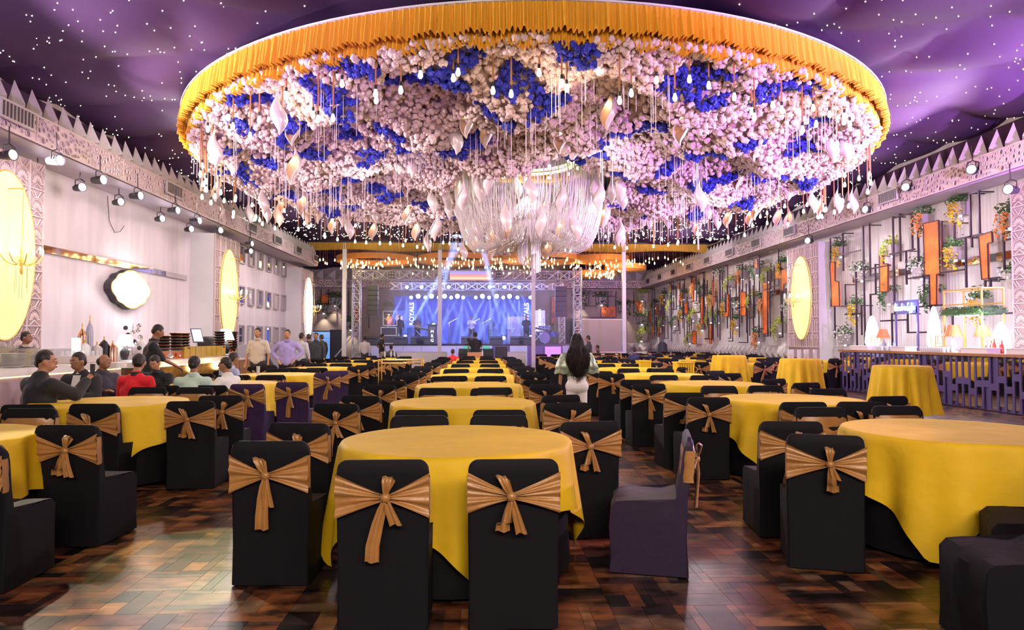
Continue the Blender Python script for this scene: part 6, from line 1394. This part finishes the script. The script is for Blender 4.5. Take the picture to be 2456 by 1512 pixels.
    # hair
    if hair == 'short':
        hb = [(HD(0, -.014, .030), (.082, .092, .096)), (HD(0, -.052, -.015), (.066, .052, .062))] if not bald else [(HD(0, -.03, .0), (.080, .072, .070))]
        hm = capsules([], hb, .010, 1); 
        hr = ob('hair', hm, t); hr.data.materials.clear(); hr.data.materials.append(M['hair'])
        # forehead line: hair stays above the brow
        for v in hm.vertices:
            d = rotm.inverted() @ (v.co - hc)
            if d.y > .045 and d.z < .065: v.co = hc + rotm @ V3(d.x * .86, min(d.y, .06) * .75, d.z)
            elif d.z < -.02 and d.y > 0: v.co = hc + rotm @ V3(d.x * .82, d.y, d.z)
    eyes = MB()
    for k in (-1, 1): eyes.ball(HD(k * .029, .0835, .002), (.011, .006, .006), 8, 5)
    build('eyes', eyes, M['white'], t, 'all'); br = MB()
    for k in (-1, 1):
        br.ball(HD(k * .029, .0885, .002), (.005, .003, .005), 6, 4); br.tube(HD(k * .012, .091, .024), HD(k * .048, .080, .026), .005, .003, 5)
    build('pupils_and_brows', br, M['hair'], t, 'all')
    if not female:
        build('lips', MB().ball(HD(0, .0895, -.062), (.021, .008, .007), 8, 5), mat('lips', (.25, .08, .06), .5), t, 'all')
    t['sz'] = sz; return t, aj, U, HD, sz
PSN = {}
blk = (.012, .012, .016)
def at(px_, Y_): p = P(px_, 814, Y=Y_); return (p.x, Y_)
# seated group around the second and third bar-wall tables
t, aj, U, HD, sz = person('person in black suit seated with back turned, raising a phone', at(92, 7.75), R(-28), 'sit', blk, blk, 'skin2', 1.80, ('table', 'up'), -40, 0, vox=.014, jacket=True, collar=(.7, .7, .75), lean=4)
k, S_, E_, W_, nm = aj[1]
w_ = t.matrix_basis @ (W_ + V3(-.02, .07, .06)); ph = thing('phone', 'black phone held up by the man in black suit', 'phone', w_, R(-28)); build('phone_body', MB().box((0, 0, .04), (.075, .012, .15)), M['black'], ph); build('camera_lens', MB().box((-.02, .008, .09), (.02, .004, .03)), M['chrome'], ph)
person('person in dark suit and white shirt facing camera, arms on the table', at(203, 9.35), R(172), 'sit', blk, blk, 'skin', 1.74, 'table', -12, 4, vox=.014, jacket=True, collar=(.75, .72, .72), lean=6)
person('person with receding hair in dark blazer looking to the right', at(247, 10.3), R(-120), 'sit', (.03, .025, .045), blk, 'skin', 1.68, 'fwd', 25, 0, vox=.016, jacket=True, bald=True)
person('person in bright red shirt with black collar seated back turned', at(323, 9.55), R(-6), 'sit', (.72, .008, .02), blk, 'skin2', 1.70, 'fwd', 18, 8, vox=.014, sleeve=.6, collar=blk, lean=6)
t, aj, U, HD, sz = person('person in black shirt seated facing camera, looking down at a phone', at(388, 11.2), R(178), 'sit', blk, blk, 'skin2', 1.66, 'phone', 0, 26, vox=.014, lean=14, sleeve=.6)
w_ = t.matrix_basis @ (aj[1][3].lerp(aj[0][3], .5) + V3(0, .07, .03)); ph = thing('phone', 'dark phone in both hands of the man in black shirt', 'phone', w_, R(178)); build('phone_body', MB().box((0, 0, 0), (.15, .075, .012)), M['black'], ph); build('phone_screen', MB().box((0, 0, .008), (.13, .065, .003)), M['screen'], ph)
person('person in pale mint shirt seated with back turned', at(463, 9.65), R(8), 'sit', (.50, .66, .60), blk, 'skin', 1.66, 'fwd', -8, 6, vox=.014, sleeve=.6, lean=5)
person('person in white chef coat seated sideways with arm on table', at(553, 10.25), R(72), 'sit', (.75, .72, .70), blk, 'skin', 1.62, ('side', 'table'), 18, 0, vox=.014, lean=5, collar=(.7, .7, .7))
person('person in light blue shirt seated behind the white-coated man', at(540, 12.4), R(-35), 'sit', (.42, .46, .72), blk, 'skin', 1.68, 'fwd', 0, 10, lean=12)
# standing staff
person('person in black polo standing behind red shirt, bending over the counter', at(357, 12.1), R(-62), 'stand', (.014, .014, .018), blk, 'skin', 1.74, 'reach', 0, 24, vox=.014, sleeve=.6, lean=8)
person('person in dark waistcoat and cream shirt behind the counter, watching the barman', (-8.1, 11.6 + 1.0), R(-100), 'stand', (.05, .045, .085), blk, 'skin', 1.62, 'down', 10, 0, vox=.016, sleeve=.4, collar=(.5, .42, .3))
person('person in dark waistcoat cut by the left frame edge', (-8.2, 11.75), R(-100), 'stand', (.04, .045, .09), blk, 'skin', 1.62, 'down', 10, 5, vox=.016, sleeve=.4)
person('person in beige shirt standing beside the coffee machine', at(619, 17.6), R(172), 'stand', (.58, .50, .45), (.03, .03, .045), 'skin2', 1.76, ('down', 'down'), 0, 0, sleeve=.6)
person('person in lilac shirt with hands on hips', at(689, 17.2), R(186), 'stand', (.32, .27, .62), (.015, .015, .02), 'skin2', 1.72, 'hips', 8, 4, sleeve=1)
person('person in dark clothes crouched over the sideboard between two standing men', at(648, 19.6), R(80), 'stand', blk, blk, 'skin', 1.40, 'reach', 0, 30, lean=30)
person('person in white shirt standing back turned before back pillar', at(722, 21.5), R(-20), 'stand', (.60, .58, .62), (.03, .03, .05), 'skin', 1.68, 'down', 0, 0)
person('person in dark shirt standing behind the white shirt', at(741, 23.5), R(40), 'stand', (.03, .025, .04), blk, 'skin', 1.66, 'down', 0, 0)
person('person in charcoal shirt facing camera beside back doorway', at(758, 22.5), R(176), 'stand', (.03, .035, .04), blk, 'skin', 1.70, 'down', 0, 0)
person('person in black standing in shadow by the doorway', at(772, 27), R(60), 'stand', blk, blk, 'skin', 1.66, 'down')
# by the sound desk and stage front
V_ = .024
person('person in white shirt standing back turned under doorway side truss', at(875, 32.5), R(0), 'stand', (.72, .66, .64), (.06, .06, .07), 'skin', 1.62, 'down', 0, 0, vox=V_)
person('person in black t-shirt with beige trousers turned to the stage', at(916, 31.5), R(-60), 'stand', blk, (.45, .38, .32), 'skin', 1.72, 'hips', 0, 0, vox=V_, sleeve=.4)
person('person in grey shirt seated back turned near the stage', at(938, 31.0), R(0), 'sit', (.12, .10, .13), blk, 'skin', 1.62, 'fwd', 0, 0, vox=V_)
person('person in red t-shirt seated before the mixing desk', at(1086, 24.6), R(0), 'sit', (.75, .02, .03), blk, 'skin', 1.50, 'fwd', 0, 0, vox=V_, sleeve=.4)
person('person in black t-shirt standing back turned at mixing desk', at(1140, 28.2), R(0), 'stand', (.012, .010, .016), blk, 'skin', 1.76, ('down', 'fwd'), 0, 6, vox=V_, sleeve=.4)
person('person in maroon shirt standing left of the sound engineer', at(1124, 30.0), R(-10), 'stand', (.05, .015, .03), blk, 'skin', 1.52, 'fwd', 0, 0, vox=V_)
person('person in dark olive shirt standing right of the long-haired woman', at(1412, 26.5), R(70), 'stand', (.03, .035, .03), blk, 'skin', 1.62, ('down', 'up'), 0, 0, vox=V_, sleeve=.6)
person('person in black seated beside the grey screen', at(1434, 31.0), R(80), 'sit', blk, blk, 'skin', 1.60, 'fwd', 0, 0, vox=V_)
person('person in navy shirt seated back turned before corner wainscot', at(1522, 25.5), R(0), 'sit', (.03, .03, .09), blk, 'skin', 1.56, 'fwd', 0, 0, vox=V_)
person('person in navy shirt seated right of another, near the trolley bag', at(1558, 25.0), R(12), 'sit', (.02, .02, .06), blk, 'skin', 1.50, 'fwd', 0, 8, vox=V_)
for i, (x, y, sh, lab, ar) in enumerate(((1131, 43.5, (.5, .55, .8), 'person in striped pale shirt playing on the middle of the stage', 'phone'), (1177, 44.5, (.04, .05, .12), 'person with long hair in the blue beams on the stage', 'fwd'), (1001, 43.2, (.02, .03, .1), 'person holding a guitar on stage before the ROYALS screen', 'phone'), (1262, 42.6, (.02, .02, .05), 'person in dark shirt standing beside drum shield on stage', 'fwd'), (958, 42.8, (.02, .02, .05), 'person in dark clothes behind the stage cases', 'down'))):
    t, aj, U, HD, sz = person(lab, at(x, y), R(178), 'stand', sh, blk, 'skin', 1.72, ar, 0, 0, vox=.03, base=1.24)
    if i == 2:
        g = thing('guitar', 'dark electric guitar held by the stage guitarist', 'guitar', (t.location.x, t.location.y - .2, 2.35)); build('guitar_body', MB().ball((0, 0, -.05), (.19, .03, .15), 12, 7).ball((.16, 0, 0), (.13, .03, .12), 12, 7), M['wood'], g, True); build('neck', MB().tube((.1, 0, 0), (-.75, -.02, .35), .022), M['wood'], g)
# the woman with very long hair, walking away
t, aj, U, HD, sz = person('person with very long dark hair, silver green blouse, white trousers, back turned', at(1383, 10.5), R(4), 'stand', (.28, .33, .25), (.78, .72, .72), 'skin2', 1.55, ('down', 'fwd'), 0, 0, vox=.012, hair='none', sleeve=.4, female=True)
PSN['w'] = t
msil = mat('silver_green_satin', (.36, .42, .33), .3, .2, var=.35, vscale=14, bump=.5, bscale=10)
for k in (-1, 1):
    n = 26; V = []; prof = [(.05, .03), (.085, -.03), (.11, -.10), (.125, -.17), (.138, -.22), (.13, -.225), (.125, -.23), (.145, -.29), (.138, -.31)]
    S_ = U(k * .185, -.01, sz - .02)
    for (r_, z) in prof:
        for i in range(n): a = 2 * math.pi * i / n; rr = r_ * (1 + .06 * math.sin(6 * a + z * 20)); V.append(tuple(S_ + V3(k * .02 - k * z * .12 + rr * math.cos(a), rr * math.sin(a) * .9, z + .012 * math.sin(5 * a))))
    mb = MB(); mb.add(V, [(j * n + i, j * n + (i + 1) % n, (j + 1) * n + (i + 1) % n, (j + 1) * n + i) for j in range(len(prof) - 1) for i in range(n)]); build('flutter_sleeve', mb, msil, t, 'all')
hp = [(HD(0, -.012, .022), (.094, .104, .108)), (HD(0, -.06, -.08), (.125, .080, .15)), (HD(0, -.095, -.25), (.175, .080, .19)), (HD(.0, -.12, -.36), (.17, .075, .17)), (HD(-.005, -.125, -.47), (.125, .062, .13)), (HD(.02, -.12, -.55), (.06, .04, .08)), (HD(0, -.03, .115), (.04, .035, .025))]
hm = capsules([], hp, .012, 2); hr = ob('long_hair', hm, t); hm.materials.clear(); hm.materials.append(M['hairb'])
for v in hm.vertices:
    d = v.co - hc_ if False else v.co; a = math.atan2(v.co.y + .1, v.co.x); v.co.x += .010 * math.sin(14 * v.co.z + 3 * a); v.co.y += .008 * math.sin(38 * v.co.x + 3 * math.sin(9 * v.co.z))
    if v.co.y > hm.vertices[0].co.y + 9: pass
locks = MB(); qk = random.Random(3)
for i in range(150):
    x0 = qk.uniform(-.17, .17); L_ = qk.uniform(.36, .60) * (1 - abs(x0) * 1.6); z0 = HD(0, 0, -.08 - qk.random() * .1).z; y0 = HD(0, -.15 - .02 * math.cos(x0 * 9), 0).y; pts = []
    for j in range(9): f = j / 8; pts.append((x0 * (.6 + .62 * math.sin(math.pi * min(1, f * .8 + .12))) + .012 * math.sin(7 * f + i), y0 - .035 * math.sin(math.pi * min(1, f + .1)) + .006 * math.sin(i + 9 * f), z0 - L_ * f))
    for j in range(8): locks.tube(pts[j], pts[j + 1], .008 * (1 - j / 10), .008 * (1 - (j + 1) / 10), 4, cap=False)
for i in range(110):
    x0 = qk.uniform(-1, 1); pts = [HD(x0 * .03, -.02, .134), HD(x0 * .066, -.075, .100), HD(x0 * .095, -.115, .02), HD(x0 * .115, -.13, -.08), HD(x0 * .15, -.155, -.2), HD(x0 * .165, -.175, -.3)]
    for j in range(5): locks.tube(pts[j], pts[j + 1], .008, .008, 4, cap=False)
o = build('hair_locks', locks, M['hairb'], t, 'all')
# ------------------------------------------------------------------ coloured light patches on the near floor
spot((8.5, 6.5, 3.6), (1.4, 4.75, .6), 1500, (.62, .38, 1), 13, .5, .08)
spot((-6.5, 9.0, 5.3), (-1.75, 3.6, 0), 1900, (1, .86, .66), 15, .12, .08)
spot((-3.5, 10.5, 5.4), (-2.0, 4.9, 0), 2300, (.80, .85, .35), 9, .06, .03)
spot((-8.0, 6.5, 5.4), (-2.3, 3.3, 0), 2600, (.55, .80, .60), 8, .06, .03)
spot((11, 12, 5.3), (1.4, 5.6, 0), 1300, (.95, .55, .85), 14, .7, .05)
